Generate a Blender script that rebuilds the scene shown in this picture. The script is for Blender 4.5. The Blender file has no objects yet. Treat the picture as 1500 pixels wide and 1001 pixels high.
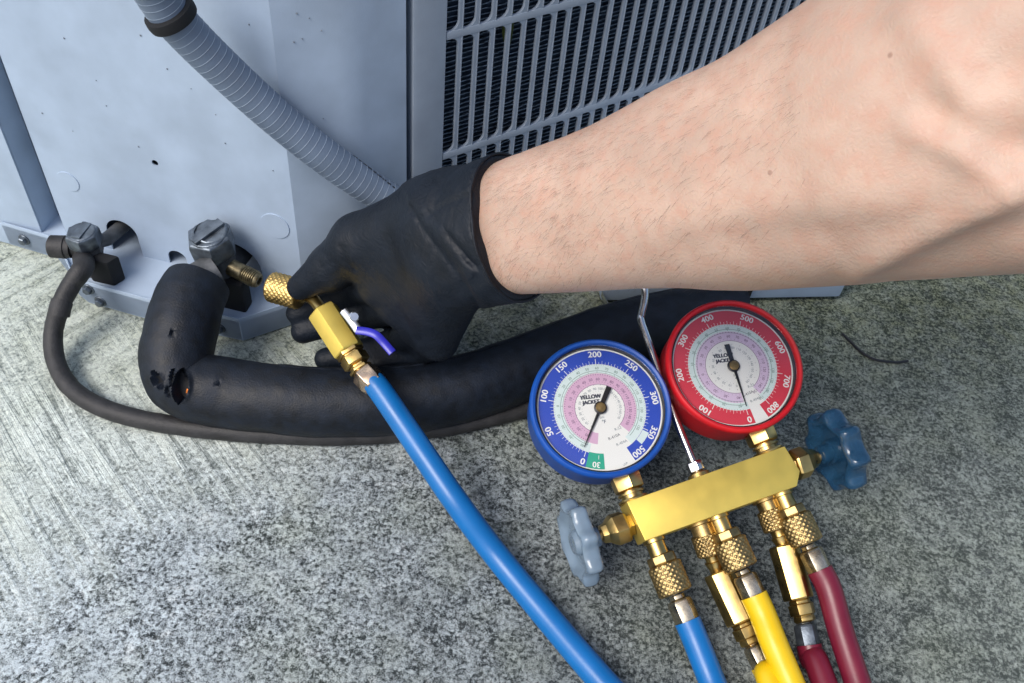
import bpy, bmesh, math, random
import numpy as np
from mathutils import Vector, Matrix, noise
from mathutils.geometry import tessellate_polygon
random.seed(7); rng = np.random.default_rng(5)
R_ = math.radians
S = bpy.context.scene; COL = S.collection

# ------------------------------------------------------------------ camera
F = 1300.0; H = 0.5
dn = np.array([-150, -1199.5, -F]); dn /= np.linalg.norm(dn); up = -dn
fw = np.array([0, 0, -1.0]); Yw = fw - up*fw.dot(up); Yw /= np.linalg.norm(Yw); Xw = np.cross(Yw, up)
RC = np.array([Xw, Yw, up]); CAM = np.array([0, 0, H])
cam = bpy.data.cameras.new('camera'); co = bpy.data.objects.new('camera', cam); COL.objects.link(co)
cam.sensor_width = 36; cam.sensor_fit = 'HORIZONTAL'; cam.lens = 36*F/1500; cam.clip_start = .01; cam.clip_end = 200
m4 = Matrix([list(RC[i])+[CAM[i]] for i in range(3)]+[[0, 0, 0, 1]]); co.matrix_world = m4
S.camera = co
# ------------------------------------------------------------------ world, sun, exposure
SUN_EL, SUN_AZ = R_(50), R_(-138)          # azimuth measured from +y towards +x
w = bpy.data.worlds.new('World'); S.world = w; w.use_nodes = True
nt = w.node_tree; bg = nt.nodes['Background']
sky = nt.nodes.new('ShaderNodeTexSky'); sky.sky_type = 'NISHITA'; sky.sun_disc = False
sky.sun_elevation = SUN_EL; sky.sun_rotation = SUN_AZ; sky.dust_density = 3.0; sky.ozone_density = 1.0
nt.links.new(sky.outputs[0], bg.inputs[0]); bg.inputs[1].default_value = 0.13
sl = bpy.data.lights.new('sun', 'SUN'); so = bpy.data.objects.new('sun', sl); COL.objects.link(so)
sl.energy = 1.5; sl.angle = R_(28); sl.color = (1, .98, .95)
sd = Vector((math.sin(SUN_AZ)*math.cos(SUN_EL), math.cos(SUN_AZ)*math.cos(SUN_EL), math.sin(SUN_EL)))
so.rotation_euler = sd.to_track_quat('Z', 'Y').to_euler()
S.view_settings.view_transform = 'Standard'; S.view_settings.look = 'None'
S.view_settings.gamma = 1; S.view_settings.use_curve_mapping = False
S.view_settings.exposure = 0.48
S.cycles.caustics_reflective = False; S.cycles.caustics_refractive = False

# ------------------------------------------------------------------ geometry helpers
def ray(x, y): return RC @ (np.array([x-750, 500.5-y, -F])/F)
def P(x, y, z=0.0):
    d = ray(x, y); return CAM + d*((z-H)/d[2])
def PD(x, y, D): return CAM + ray(x, y)*D
def PL(x, y, p0, ang):                       # vertical plane through p0 with plan direction ang
    n = np.array([math.sin(ang), -math.cos(ang), 0]); d = ray(x, y)
    q = CAM + d*((np.array([p0[0], p0[1], 0])-CAM)@n/(d@n))
    return (q[0]-p0[0])*math.cos(ang)+(q[1]-p0[1])*math.sin(ang), q[2]
def proj(p):
    c = (np.asarray(p)-CAM)@RC; d = -c[..., 2]
    return np.stack([750+F*c[..., 0]/d, 500.5-F*c[..., 1]/d, d], -1)
def zat(xy, y):                               # height at which the vertical line over xy shows at picture row y
    lo, hi = -.1, .4
    for _ in range(40):
        m = (lo+hi)/2
        if proj(np.array([xy[0], xy[1], m]))[1] > y: lo = m
        else: hi = m
    return lo
def norm(v): v = np.asarray(v, float); return v/np.linalg.norm(v)
def basis(ax):
    z = norm(ax); a = np.array([0, 0, 1.]) if abs(z[2]) < .9 else np.array([1., 0, 0])
    x = norm(np.cross(a, z)); return x, np.cross(z, x), z
def spline(pts, n):
    pts = np.asarray(pts, float); k = len(pts)
    ext = np.vstack([2*pts[0]-pts[1], pts, 2*pts[-1]-pts[-2]]); out = []
    for i in range(k-1):
        p0, p1, p2, p3 = ext[i:i+4]
        for t in np.linspace(0, 1, n, endpoint=False):
            out.append(.5*((2*p1)+(-p0+p2)*t+(2*p0-5*p1+4*p2-p3)*t*t+(-p0+3*p1-3*p2+p3)*t**3))
    out.append(pts[-1]); return np.array(out)

class MB:
    def __init__(s): s.v = []; s.f = []; s.m = []
    def add(s, vs, fs, mi=0):
        b = len(s.v); s.v += [tuple(map(float, p)) for p in vs]
        s.f += [tuple(b+i for i in f) for f in fs]; s.m += [mi]*len(fs); return s
    def box(s, c, ax, half, mi=0):            # ax: 3 axis vectors
        ax = np.array(ax); c = np.asarray(c)
        vs = [c+ax[0]*half[0]*i+ax[1]*half[1]*j+ax[2]*half[2]*k for i in (-1, 1) for j in (-1, 1) for k in (-1, 1)]
        return s.add(vs, [(0, 1, 3, 2), (4, 6, 7, 5), (0, 4, 5, 1), (2, 3, 7, 6), (0, 2, 6, 4), (1, 5, 7, 3)], mi)
    def lathe(s, prof, o, ax, n=32, mi=0, ph=0.0, cap=True, xd=None):
        x, y, z = basis(ax)
        if xd is not None:
            x = norm(np.asarray(xd)-z*np.dot(xd, z)); y = np.cross(z, x)
        o = np.asarray(o); vs = []; fs = []
        for r, h in prof:
            for i in range(n):
                a = 2*math.pi*i/n+ph; vs.append(o+z*h+(x*math.cos(a)+y*math.sin(a))*r)
        for j in range(len(prof)-1):
            for i in range(n):
                k = (i+1) % n; fs.append((j*n+i, j*n+k, (j+1)*n+k, (j+1)*n+i))
        if cap:
            if prof[0][0] > 1e-6: fs.append(tuple(range(n-1, -1, -1)))
            L = (len(prof)-1)*n
            if prof[-1][0] > 1e-6: fs.append(tuple(range(L, L+n)))
        return s.add(vs, fs, mi)
    def tube(s, path, r, n=20, mi=0, flat=1.0, cap=True, upv=None):
        path = np.asarray(path, float); N = len(path)
        r = np.full(N, r) if np.isscalar(r) else np.asarray(r)
        t = np.gradient(path, axis=0); t /= np.linalg.norm(t, axis=1)[:, None]
        u = basis(t[0])[0] if upv is None else norm(np.asarray(upv)-t[0]*np.dot(upv, t[0]))
        vs = []; fs = []
        for i in range(N):
            u = norm(u-t[i]*np.dot(u, t[i])); b = np.cross(t[i], u)
            for k in range(n):
                a = 2*math.pi*k/n; vs.append(path[i]+(u*math.cos(a)+b*math.sin(a)*flat)*r[i])
        for i in range(N-1):
            for k in range(n):
                q = (k+1) % n; fs.append((i*n+k, i*n+q, (i+1)*n+q, (i+1)*n+k))
        if cap: fs.append(tuple(range(n-1, -1, -1))); fs.append(tuple(range((N-1)*n, N*n)))
        return s.add(vs, fs, mi)
    def prism(s, poly, o, ax, h0, h1, holes=(), mi=0):   # poly in (ax0,ax1), extruded along ax2
        o = np.asarray(o); ax = np.array(ax)
        loops = [list(poly)]+[list(h) for h in holes]
        flat = [p for l in loops for p in l]
        tri = tessellate_polygon([[Vector((p[0], p[1], 0)) for p in l] for l in loops])
        n = len(flat); vs = [o+ax[0]*p[0]+ax[1]*p[1]+ax[2]*h for h in (h0, h1) for p in flat]; fs = []
        for t in tri:
            fs.append((t[0], t[1], t[2])); fs.append((t[2]+n, t[1]+n, t[0]+n))
        b = 0
        for l in loops:
            for i in range(len(l)):
                k = (i+1) % len(l); fs.append((b+i, b+k, b+k+n, b+i+n))
            b += len(l)
        return s.add(vs, fs, mi)

WM = {}
def root(name, loc, label, cat, group=None, mat=None):
    o = bpy.data.objects.new(name, None); COL.objects.link(o); o.empty_display_size = .02
    M = mat if mat is not None else Matrix.Translation(Vector(loc)); o.matrix_world = M
    o['label'] = label; o['category'] = cat
    if group: o['group'] = group
    WM[o.name] = M.copy(); return o
def mkmesh(name, mb, mats, bevel=0, smooth=35, inv=None, seg=2):
    me = bpy.data.meshes.new(name); vs = mb.v
    if inv is not None: vs = [inv @ Vector(p) for p in vs]
    me.from_pydata([tuple(p) for p in vs], [], mb.f); me.validate()
    if not isinstance(mats, (list, tuple)): mats = [mats]
    for m in mats: me.materials.append(m)
    if len(mats) > 1 and len(me.polygons) == len(mb.m): me.polygons.foreach_set('material_index', mb.m)
    bm = bmesh.new(); bm.from_mesh(me); bmesh.ops.remove_doubles(bm, verts=bm.verts, dist=1e-6)
    bmesh.ops.recalc_face_normals(bm, faces=bm.faces)
    if bevel:
        bmesh.ops.dissolve_limit(bm, angle_limit=R_(1), verts=bm.verts, edges=bm.edges)
        es = [e for e in bm.edges if len(e.link_faces) == 2 and e.calc_face_angle(0) > R_(28)]
        bmesh.ops.bevel(bm, geom=es, offset=bevel, segments=seg, affect='EDGES', profile=.6, clamp_overlap=True)
    bm.to_mesh(me); bm.free()
    if smooth: me.shade_smooth(); me.set_sharp_from_angle(angle=R_(smooth))
    return me
def obj(name, mb, mats, parent=None, local=False, label=None, cat=None, group=None, kind=None, **k):
    inv = None
    if parent is not None and not local: inv = WM[parent.name].inverted()
    o = bpy.data.objects.new(name, mkmesh(name, mb, mats, inv=inv, **k)); COL.objects.link(o)
    if parent is not None: o.parent = parent; WM[o.name] = WM[parent.name]
    else: WM[o.name] = Matrix.Identity(4)
    if label: o['label'] = label
    if cat: o['category'] = cat
    if group: o['group'] = group
    if kind: o['kind'] = kind
    return o

# ------------------------------------------------------------------ materials
def mat(name, c, rough=.5, metal=0, var=.12, vs=60, bump=0, bs=400, c2=None, spec=.5, sss=0, coat=0, rv=.12, fine=None):
    m = bpy.data.materials.new(name); m.use_nodes = True; t = m.node_tree; b = t.nodes['Principled BSDF']
    L = t.links.new; N = t.nodes.new
    tc = N('ShaderNodeTexCoord')
    n = N('ShaderNodeTexNoise'); n.inputs['Scale'].default_value = vs; n.inputs['Detail'].default_value = 6
    L(tc.outputs['Object'], n.inputs['Vector'])
    r = N('ShaderNodeValToRGB'); e = r.color_ramp.elements
    c2 = c2 or tuple(x*(1-2*var) for x in c)
    e[0].position = .3; e[1].position = .7
    e[0].color = (*c2, 1); e[1].color = (*[min(1, x*(1+var*.6)) for x in c], 1)
    L(n.outputs['Fac'], r.inputs[0]); L(r.outputs[0], b.inputs['Base Color'])
    mr = N('ShaderNodeMapRange'); mr.inputs[3].default_value = max(.03, rough-rv); mr.inputs[4].default_value = min(1, rough+rv)
    L(n.outputs['Fac'], mr.inputs[0]); L(mr.outputs[0], b.inputs['Roughness'])
    b.inputs['Metallic'].default_value = metal; b.inputs['Specular IOR Level'].default_value = spec
    b.inputs['Coat Weight'].default_value = coat
    if sss:
        b.inputs['Subsurface Weight'].default_value = sss; b.inputs['Subsurface Radius'].default_value = (.01, .004, .002)
        b.inputs['Subsurface Scale'].default_value = .25
    if bump:
        n2 = N('ShaderNodeTexNoise'); n2.inputs['Scale'].default_value = bs; n2.inputs['Detail'].default_value = 4
        L(tc.outputs['Object'], n2.inputs['Vector'])
        bp = N('ShaderNodeBump'); bp.inputs['Strength'].default_value = bump; bp.inputs['Distance'].default_value = .001
        L(n2.outputs['Fac'], bp.inputs['Height']); L(bp.outputs[0], b.inputs['Normal'])
    return m
M = {}
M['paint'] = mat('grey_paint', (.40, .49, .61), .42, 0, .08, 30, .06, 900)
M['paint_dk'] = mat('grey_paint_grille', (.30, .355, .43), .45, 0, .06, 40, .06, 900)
M['coil'] = mat('coil_metal', (.10, .14, .20), .5, .3, .3, 200)
M['black'] = mat('black_void', (.006, .007, .009), .8)
M['steel_dk'] = mat('weathered_steel', (.17, .20, .235), .38, .75, .25, 150, .15, 700)
M['steel'] = mat('bright_steel', (.74, .74, .74), .22, 1, .06, 150)
M['dull'] = mat('dull_grey_metal', (.12, .125, .13), .55, .4, .25, 120, .25, 500)
M['brass'] = mat('brass', (.64, .45, .165), .31, 1, .12, 140, .03, 900)
M['brass_bar'] = mat('satin_brass', (.86, .64, .14), .45, .75, .05, 60, .03, 900)
M['brass_dk'] = mat('aged_brass', (.46, .33, .145), .42, 1, .22, 220, .1, 900)
M['nickel'] = mat('nickel_brass', (.62, .55, .42), .27, 1, .2, 160, .04, 900)
M['foam'] = mat('black_foam', (.0045, .0085, .017), .55, 0, .35, 120, .28, 900, spec=.4)
M['rubber'] = mat('black_rubber', (.028, .027, .028), .6, 0, .3, 100, .3, 700)
M['conduit'] = mat('grey_conduit', (.145, .19, .26), .45, 0, .08, 60, .08, 600)
M['conduit_rib'] = mat('pale_rib', (.27, .33, .41), .4)
M['hose_blue'] = mat('blue_hose', (.005, .14, .41), .33, 0, .06, 60, .05, 500)
M['hose_yellow'] = mat('yellow_hose', (.80, .52, .008), .35, 0, .05, 60, .05, 500)
M['hose_red'] = mat('red_hose', (.16, .010, .028), .36, 0, .08, 60, .05, 500)
M['boot_blue'] = mat('blue_boot', (.006, .075, .37), .42, 0, .08, 80, .06, 500)
M['boot_red'] = mat('red_boot', (.60, .009, .016), .42, 0, .08, 80, .06, 500)
M['d_white'] = mat('dial_white', (.90, .92, .90), .5, 0, .01)
M['d_ice'] = mat('dial_ice', (.72, .86, .86), .5, 0, .01)
M['d_blue'] = mat('dial_blue', (.022, .075, .52), .5, 0, .02)
M['d_red'] = mat('dial_red', (.70, .05, .085), .5, 0, .02)
M['d_pink'] = mat('dial_pink', (.72, .47, .66), .5, 0, .02)
M['d_lilac'] = mat('dial_lilac', (.74, .60, .80), .5, 0, .02)
M['d_green'] = mat('dial_green', (.02, .42, .28), .5, 0, .02)
M['d_ink'] = mat('dial_ink', (.05, .06, .09), .5)
M['d_grn_ink'] = mat('dial_green_ink', (.07, .22, .18), .5)
M['d_mag_ink'] = mat('dial_purple_ink', (.13, .03, .16), .5)
M['ink_grey'] = mat('dial_grey_ink', (.20, .25, .30), .5)
M['needle'] = mat('needle_black', (.015, .016, .02), .4)
M['glove'] = mat('nitrile_glove', (.0055, .0095, .017), .56, 0, .2, 60, .25, 420, spec=.32)
M['lever'] = mat('blue_lever', (.03, .03, .42), .3)
M['copper'] = mat('copper', (.42, .13, .03), .4, 1)
M['leaf'] = mat('leaf_green', (.10, .13, .02), .6)
M['hair'] = mat('arm_hair', (.10, .055, .035), .5)
M['sleeve'] = mat('sleeve_cloth', (.05, .06, .09), .9, 0, .1, 200, .3, 900)

def wrinkle(m):
    t = m.node_tree; b = t.nodes['Principled BSDF']; N = t.nodes.new; L = t.links.new
    tc = [n for n in t.nodes if n.type == 'TEX_COORD'][0]; old = [n for n in t.nodes if n.type == 'BUMP'][0]
    mp = N('ShaderNodeMapping'); mp.vector_type = 'TEXTURE'; mp.inputs['Rotation'].default_value = (.3, .5, .9); mp.inputs['Scale'].default_value = (1, 2.6, 1.4); L(tc.outputs['Object'], mp.inputs[0])
    n = N('ShaderNodeTexNoise'); n.inputs['Scale'].default_value = 150; n.inputs['Detail'].default_value = 5; n.inputs['Distortion'].default_value = 1.6; L(mp.outputs[0], n.inputs['Vector'])
    a = N('ShaderNodeMath'); a.operation = 'SUBTRACT'; a.inputs[1].default_value = .5; L(n.outputs['Fac'], a.inputs[0])
    c = N('ShaderNodeMath'); c.operation = 'ABSOLUTE'; L(a.outputs[0], c.inputs[0])
    p = N('ShaderNodeMath'); p.operation = 'POWER'; p.inputs[1].default_value = .6; L(c.outputs[0], p.inputs[0])
    bp = N('ShaderNodeBump'); bp.inputs['Strength'].default_value = .42; bp.inputs['Distance'].default_value = .0012; L(p.outputs[0], bp.inputs['Height']); L(old.outputs[0], bp.inputs['Normal']); L(bp.outputs[0], b.inputs['Normal'])
wrinkle(M['glove'])
def wheel_mat(name, c):
    m = mat(name, c, .2, 0, .1, 60, .03, 400, coat=.4); b = m.node_tree.nodes['Principled BSDF']
    b.inputs['Transmission Weight'].default_value = .55; b.inputs['IOR'].default_value = 1.4; return m
M['wheel_a'] = wheel_mat('pale_blue_plastic', (.40, .54, .68)); M['wheel_b'] = wheel_mat('blue_plastic', (.035, .13, .26))

def lens_mat():
    m = bpy.data.materials.new('clear_lens'); m.use_nodes = True; t = m.node_tree; t.nodes.clear(); N = t.nodes.new; L = t.links.new
    o = N('ShaderNodeOutputMaterial'); mx = N('ShaderNodeMixShader'); tr = N('ShaderNodeBsdfTransparent'); g = N('ShaderNodeBsdfGlossy')
    g.inputs['Roughness'].default_value = .08
    fr = N('ShaderNodeFresnel'); fr.inputs[0].default_value = 1.4
    L(fr.outputs[0], mx.inputs[0]); L(tr.outputs[0], mx.inputs[1]); L(g.outputs[0], mx.inputs[2]); L(mx.outputs[0], o.inputs[0]); return m
M['lens'] = lens_mat()

def skin_mat():
    m = mat('skin', (.58, .405, .312), .5, 0, .10, 24, .30, 800, sss=.2, spec=.38)
    t = m.node_tree; b = t.nodes['Principled BSDF']; N = t.nodes.new; L = t.links.new
    base = b.inputs['Base Color'].links[0].from_socket; tc = [n for n in t.nodes if n.type == 'TEX_COORD'][0]
    n = N('ShaderNodeTexNoise'); n.inputs['Scale'].default_value = 140; n.inputs['Detail'].default_value = 5; L(tc.outputs['Object'], n.inputs['Vector'])
    r = N('ShaderNodeValToRGB'); r.color_ramp.elements[0].position = .42; r.color_ramp.elements[1].position = .72; L(n.outputs['Fac'], r.inputs[0])
    mx = N('ShaderNodeMix'); mx.data_type = 'RGBA'; mx.blend_type = 'MIX'; mx.inputs[7].default_value = (.54, .30, .215, 1)
    mm = N('ShaderNodeMath'); mm.operation = 'MULTIPLY'; mm.inputs[1].default_value = .6; L(r.outputs[0], mm.inputs[0]); L(mm.outputs[0], mx.inputs[0]); L(base, mx.inputs[6])
    v = N('ShaderNodeTexVoronoi'); v.inputs['Scale'].default_value = 45; L(tc.outputs['Object'], v.inputs['Vector'])   # sparse freckles
    lt = N('ShaderNodeMapRange'); lt.inputs[1].default_value = .03; lt.inputs[2].default_value = .055; lt.inputs[3].default_value = .55; lt.inputs[4].default_value = 0; L(v.outputs['Distance'], lt.inputs[0])
    cs = N('ShaderNodeSeparateColor'); L(v.outputs['Color'], cs.inputs[0])
    gt = N('ShaderNodeMath'); gt.operation = 'GREATER_THAN'; gt.inputs[1].default_value = .8; L(cs.outputs[0], gt.inputs[0])
    m2 = N('ShaderNodeMath'); m2.operation = 'MULTIPLY'; L(lt.outputs[0], m2.inputs[0]); L(gt.outputs[0], m2.inputs[1])
    mx2 = N('ShaderNodeMix'); mx2.data_type = 'RGBA'; mx2.inputs[7].default_value = (.25, .12, .08, 1); L(m2.outputs[0], mx2.inputs[0]); L(mx.outputs[2], mx2.inputs[6])
    L(mx2.outputs[2], b.inputs['Base Color']); return m
M['skin'] = skin_mat()

def concrete_mat():
    m = bpy.data.materials.new('weathered_concrete'); m.use_nodes = True; t = m.node_tree; b = t.nodes['Principled BSDF']; N = t.nodes.new; L = t.links.new
    tc = N('ShaderNodeTexCoord'); O = tc.outputs['Object']
    def noi(s, d=5, rot=None, sc=None, rough=.6, dist=0):
        n = N('ShaderNodeTexNoise'); n.inputs['Scale'].default_value = s; n.inputs['Detail'].default_value = d; n.inputs['Roughness'].default_value = rough; n.inputs['Distortion'].default_value = dist
        if rot is not None:
            mp = N('ShaderNodeMapping'); mp.vector_type = 'TEXTURE'; mp.inputs['Rotation'].default_value = (0, 0, rot); mp.inputs['Scale'].default_value = sc
            L(O, mp.inputs[0]); L(mp.outputs[0], n.inputs['Vector'])
        else: L(O, n.inputs['Vector'])
        return n.outputs['Fac']
    def ramp(x, a, c, lo=0, hi=1):
        r = N('ShaderNodeMapRange'); r.clamp = True; r.inputs[1].default_value = a; r.inputs[2].default_value = c; r.inputs[3].default_value = lo; r.inputs[4].default_value = hi
        L(x, r.inputs[0]); return r.outputs[0]
    def mth(op, a, c):
        n = N('ShaderNodeMath'); n.operation = op
        for i, q in enumerate((a, c)):
            if isinstance(q, (int, float)): n.inputs[i].default_value = q
            else: L(q, n.inputs[i])
        return n.outputs[0]
    def mix(f, a, c):
        n = N('ShaderNodeMix'); n.data_type = 'RGBA'
        if isinstance(f, (int, float)): n.inputs[0].default_value = f
        else: L(f, n.inputs[0])
        for i, q in ((6, a), (7, c)):
            if isinstance(q, tuple): n.inputs[i].default_value = (*q, 1)
            else: L(q, n.inputs[i])
        return n.outputs[2]
    sp = N('ShaderNodeSeparateXYZ'); L(O, sp.inputs[0])
    X, Y = sp.outputs[0], sp.outputs[1]
    big = noi(6, 4); mid = noi(30, 5); spk0 = noi(430, 4, rough=.78); grit = noi(1250, 2, rough=.6); blot = noi(130, 4)
    spk = mth('ADD', mth('ADD', mth('MULTIPLY', spk0, .62), mth('MULTIPLY', grit, .22)), mth('MULTIPLY', blot, .16))
    vo = N('ShaderNodeTexVoronoi'); vo.inputs['Scale'].default_value = 500; L(O, vo.inputs['Vector'])
    vc = N('ShaderNodeSeparateColor'); L(vo.outputs['Color'], vc.inputs[0])
    vo2 = N('ShaderNodeTexVoronoi'); vo2.inputs['Scale'].default_value = 150; L(O, vo2.inputs['Vector'])
    vc2 = N('ShaderNodeSeparateColor'); L(vo2.outputs['Color'], vc2.inputs[0])
    spk = mth('ADD', spk, mth('MULTIPLY', mth('SUBTRACT', vc.outputs[0], .5), .11))
    spk = mth('ADD', spk, mth('MULTIPLY', mth('SUBTRACT', vc2.outputs[0], .5), .05))
    # broom-marked skin at the left, its lighter colour also painting in the open-sky light
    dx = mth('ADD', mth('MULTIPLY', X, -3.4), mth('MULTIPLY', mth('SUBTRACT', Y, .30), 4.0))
    broom_lit = ramp(mth('ADD', dx, mth('MULTIPLY', mth('SUBTRACT', big, .5), 1.2)), .35, 1.15)
    pale = ramp(mth('ADD', mth('MULTIPLY', X, -2.6), mth('MULTIPLY', mth('SUBTRACT', mid, .5), 1.3)), -.25, .75)  # sky light at left and person's shade at right, painted into the colour
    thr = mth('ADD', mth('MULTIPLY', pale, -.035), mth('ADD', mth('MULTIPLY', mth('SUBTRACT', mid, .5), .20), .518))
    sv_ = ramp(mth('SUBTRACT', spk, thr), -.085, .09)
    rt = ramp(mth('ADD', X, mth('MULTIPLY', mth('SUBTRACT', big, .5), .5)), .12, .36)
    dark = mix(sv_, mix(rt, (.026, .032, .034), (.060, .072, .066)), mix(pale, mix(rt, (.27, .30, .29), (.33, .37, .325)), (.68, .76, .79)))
    light = mix(ramp(mth('SUBTRACT', spk, thr), -.14, .06), (.17, .20, .185), (.68, .73, .66))
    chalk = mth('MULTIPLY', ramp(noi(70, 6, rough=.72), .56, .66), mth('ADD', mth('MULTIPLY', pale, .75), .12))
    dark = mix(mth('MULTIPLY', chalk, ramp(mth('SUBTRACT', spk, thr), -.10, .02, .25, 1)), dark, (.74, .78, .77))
    pit = mth('MULTIPLY', ramp(noi(60, 3), .36, .30), .6); dark = mix(pit, dark, (.035, .042, .05))
    col = mix(broom_lit, dark, light)
    s1 = noi(150, 4, R_(-45), (20, 1, 1), dist=.6, rough=.55); s2 = noi(150, 4, R_(57), (20, 1, 1), dist=.6, rough=.55)
    wb = ramp(mth('ADD', noi(9, 2), mth('MULTIPLY', mth('SUBTRACT', .40, Y), 1.2)), .40, .56)
    sA = mth('MULTIPLY', ramp(s1, .50, .60), mth('ADD', mth('MULTIPLY', wb, .7), .3)); sB = mth('MULTIPLY', ramp(s2, .50, .60), mth('SUBTRACT', 1.0, mth('MULTIPLY', wb, .8)))
    st = mth('MAXIMUM', sA, sB); stm = mth('MULTIPLY', st, ramp(broom_lit, .0, .7, .03, .62))
    col = mix(stm, col, (.72, .77, .70))
    dA = mth('MULTIPLY', ramp(s1, .45, .36), wb); dB = mth('MULTIPLY', ramp(s2, .45, .36), mth('SUBTRACT', 1.0, wb))
    s3 = mth('MULTIPLY', mth('MAXIMUM', dA, dB), ramp(broom_lit, .05, .7, .02, .55)); col = mix(s3, col, (.10, .12, .11))
    # algae along the foot of the unit
    alg = mth('SUBTRACT', mth('ADD', Y, mth('MULTIPLY', mth('SUBTRACT', noi(40, 4), .5), .16)), mth('ADD', .43, mth('MULTIPLY', mth('MAXIMUM', X, mth('MULTIPLY', X, -.12)), .22)))
    algm = mth('MULTIPLY', ramp(alg, -.09, .05), ramp(noi(85, 5), .28, .60, .30, .95)); algm = mth('MULTIPLY', algm, ramp(X, -.42, -.25, .35, 1))
    col = mix(mth('MULTIPLY', algm, .85), col, mix(sv_, (.020, .028, .012), (.27, .29, .17)))
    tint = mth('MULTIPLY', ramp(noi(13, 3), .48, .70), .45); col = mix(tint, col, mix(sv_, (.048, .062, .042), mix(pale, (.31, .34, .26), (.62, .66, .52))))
    L(col, b.inputs['Base Color']); b.inputs['Roughness'].default_value = .9; b.inputs['Specular IOR Level'].default_value = .25
    stone = 0.0
    hgt = mth('ADD', mth('ADD', mth('MULTIPLY', spk, .8), mth('MULTIPLY', stm, .45)), mth('MULTIPLY', blot, .5))
    hgt = mth('SUBTRACT', hgt, mth('MULTIPLY', s3, .6))
    bp = N('ShaderNodeBump'); bp.inputs['Strength'].default_value = .8; bp.inputs['Distance'].default_value = .0022; L(hgt, bp.inputs['Height']); L(bp.outputs[0], b.inputs['Normal'])
    return m
M['concrete'] = concrete_mat()

# ------------------------------------------------------------------ ground
g = MB(); xs = [-20, -.9, .9, 20]; ys = [-20, -.4, 1.0, 20]
vs = [(x, y, 0) for y in ys for x in xs]; g.add(vs, [(j*4+i, j*4+i+1, (j+1)*4+i+1, (j+1)*4+i) for j in range(3) for i in range(3)])
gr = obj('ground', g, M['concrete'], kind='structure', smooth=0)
gr['label'] = 'weathered speckled concrete slab with broom marks and algae by the unit'

# ------------------------------------------------------------------ air conditioner cabinet
V0 = np.array([-.354, .494]); VA = R_(-8.2)
vd = np.array([math.cos(VA), math.sin(VA), 0]); vn = np.array([math.sin(VA), -math.cos(VA), 0]); UZ = np.array([0, 0, 1.])
V3 = np.array([V0[0], V0[1], 0])
G0 = np.array([-.119, .480]); GA = R_(40)
gd = np.array([math.cos(GA), math.sin(GA), 0]); gn = np.array([math.sin(GA), -math.cos(GA), 0]); G3 = np.array([*G0, 0])
TOP = .72
ac = root('air_conditioner', (-.1, .6, 0), 'blue grey outdoor condenser unit with pipe valves and slatted grille', 'air conditioner')
sv = lambda x, y: PL(x, y, V0, VA)
def circ(c, r, n=20, a0=0, a1=2*math.pi, rx=None):
    rx = rx or r; full = abs(a1-a0-2*math.pi) < 1e-6
    return [(c[0]+rx*math.cos(a0+(a1-a0)*i/(n if full else n-1)), c[1]+r*math.sin(a0+(a1-a0)*i/(n if full else n-1))) for i in range(n)]
ZB = .022
def arch(s0, s1, ztop, lean=0):                # notch open at the panel's lower edge, entered from the right
    c = (s0+s1)/2; r = (s1-s0)/2; zc = ztop-r
    return [(s1, ZB), (s1, zc)]+circ((c, zc), r, 14, 0, math.pi)[1:-1]+[(s0, zc), (s0, ZB)]
n1, n2, n3 = (.0415, .0665, .0545), (.0885, .1035, .0365), (.119, .1645, .0585)
SR = .2018
poly = [(0.004, ZB), (0.004, TOP), (SR, TOP), (SR, ZB)]
for a in (n3, n2, n1): poly += arch(*a)
h1 = sv(227, 239)
p = MB().prism(poly, V3, (vd, UZ, vn), -.0012, 0, holes=[circ(h1, .0024, 12)])
obj('valve_panel', p, M['paint'], ac, bevel=0, smooth=0)
p = MB().prism([(0, -.022), (.0045, -.0035), (.0075, 0), (.0075, -.001), (.0055, -.004), (.0012, -.022)], V3+vd*-.0036+UZ*ZB, (vd, vn, UZ), 0, TOP-ZB)
obj('panel_return', p, M['paint'], ac, smooth=60)
sL = sv(60, 338)[0]
p = MB().prism([(sL-.26, .018), (sL-.26, TOP), (sL, TOP), (sL, .018)], V3, (vd, UZ, vn), -.0012, 0)
p.box(V3+vd*(sL-.0006)+vn*-.012+UZ*(TOP+.018)/2, (vd, vn, UZ), (.0006, .0105, (TOP-.018)/2))
obj('left_panel', p, M['paint'], ac, smooth=0)
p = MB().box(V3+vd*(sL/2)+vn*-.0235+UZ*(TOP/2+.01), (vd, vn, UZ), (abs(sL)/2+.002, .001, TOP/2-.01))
obj('corner_channel', p, mat('channel_shade', (.10, .125, .165), .6), ac, smooth=0)  # darker than the cabinet: shade of the recess put into the colour
# corner sheet: overlaps valve panel, bends into the grille side
f1 = V3+vd*SR; fd = norm(np.append(G0, 0)-f1); fn = np.array([fd[1], -fd[0], 0])
fl = np.linalg.norm(np.append(G0, 0)-f1); th = .0012
pts = [f1+vn*.0014-fd*.004, f1+vn*.0016, f1+fd*fl*.5+fn*.001]
for k in range(7):
    t = k/6; pts.append(G3+gn*.0008-fd*.010*(1-t)**2+gd*.010*t*t)
pts.append(G3+gd*.0395+gn*.0005); pts.append(G3+gd*.0395-gn*.012)
out = [(q[0], q[1]) for q in pts]; inn = []
for i, q in enumerate(pts):
    a = pts[max(0, i-1)]; b_ = pts[min(len(pts)-1, i+1)]; d = norm(b_-a); nn = np.array([-d[1], d[0], 0]); q2 = q+nn*th; inn.append((q2[0], q2[1]))
p = MB().prism(out+inn[::-1], (0, 0, 0), ((1, 0, 0), (0, 1, 0), UZ), ZB, TOP)
obj('corner_panel', p, M['paint'], ac, smooth=50)
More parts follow.
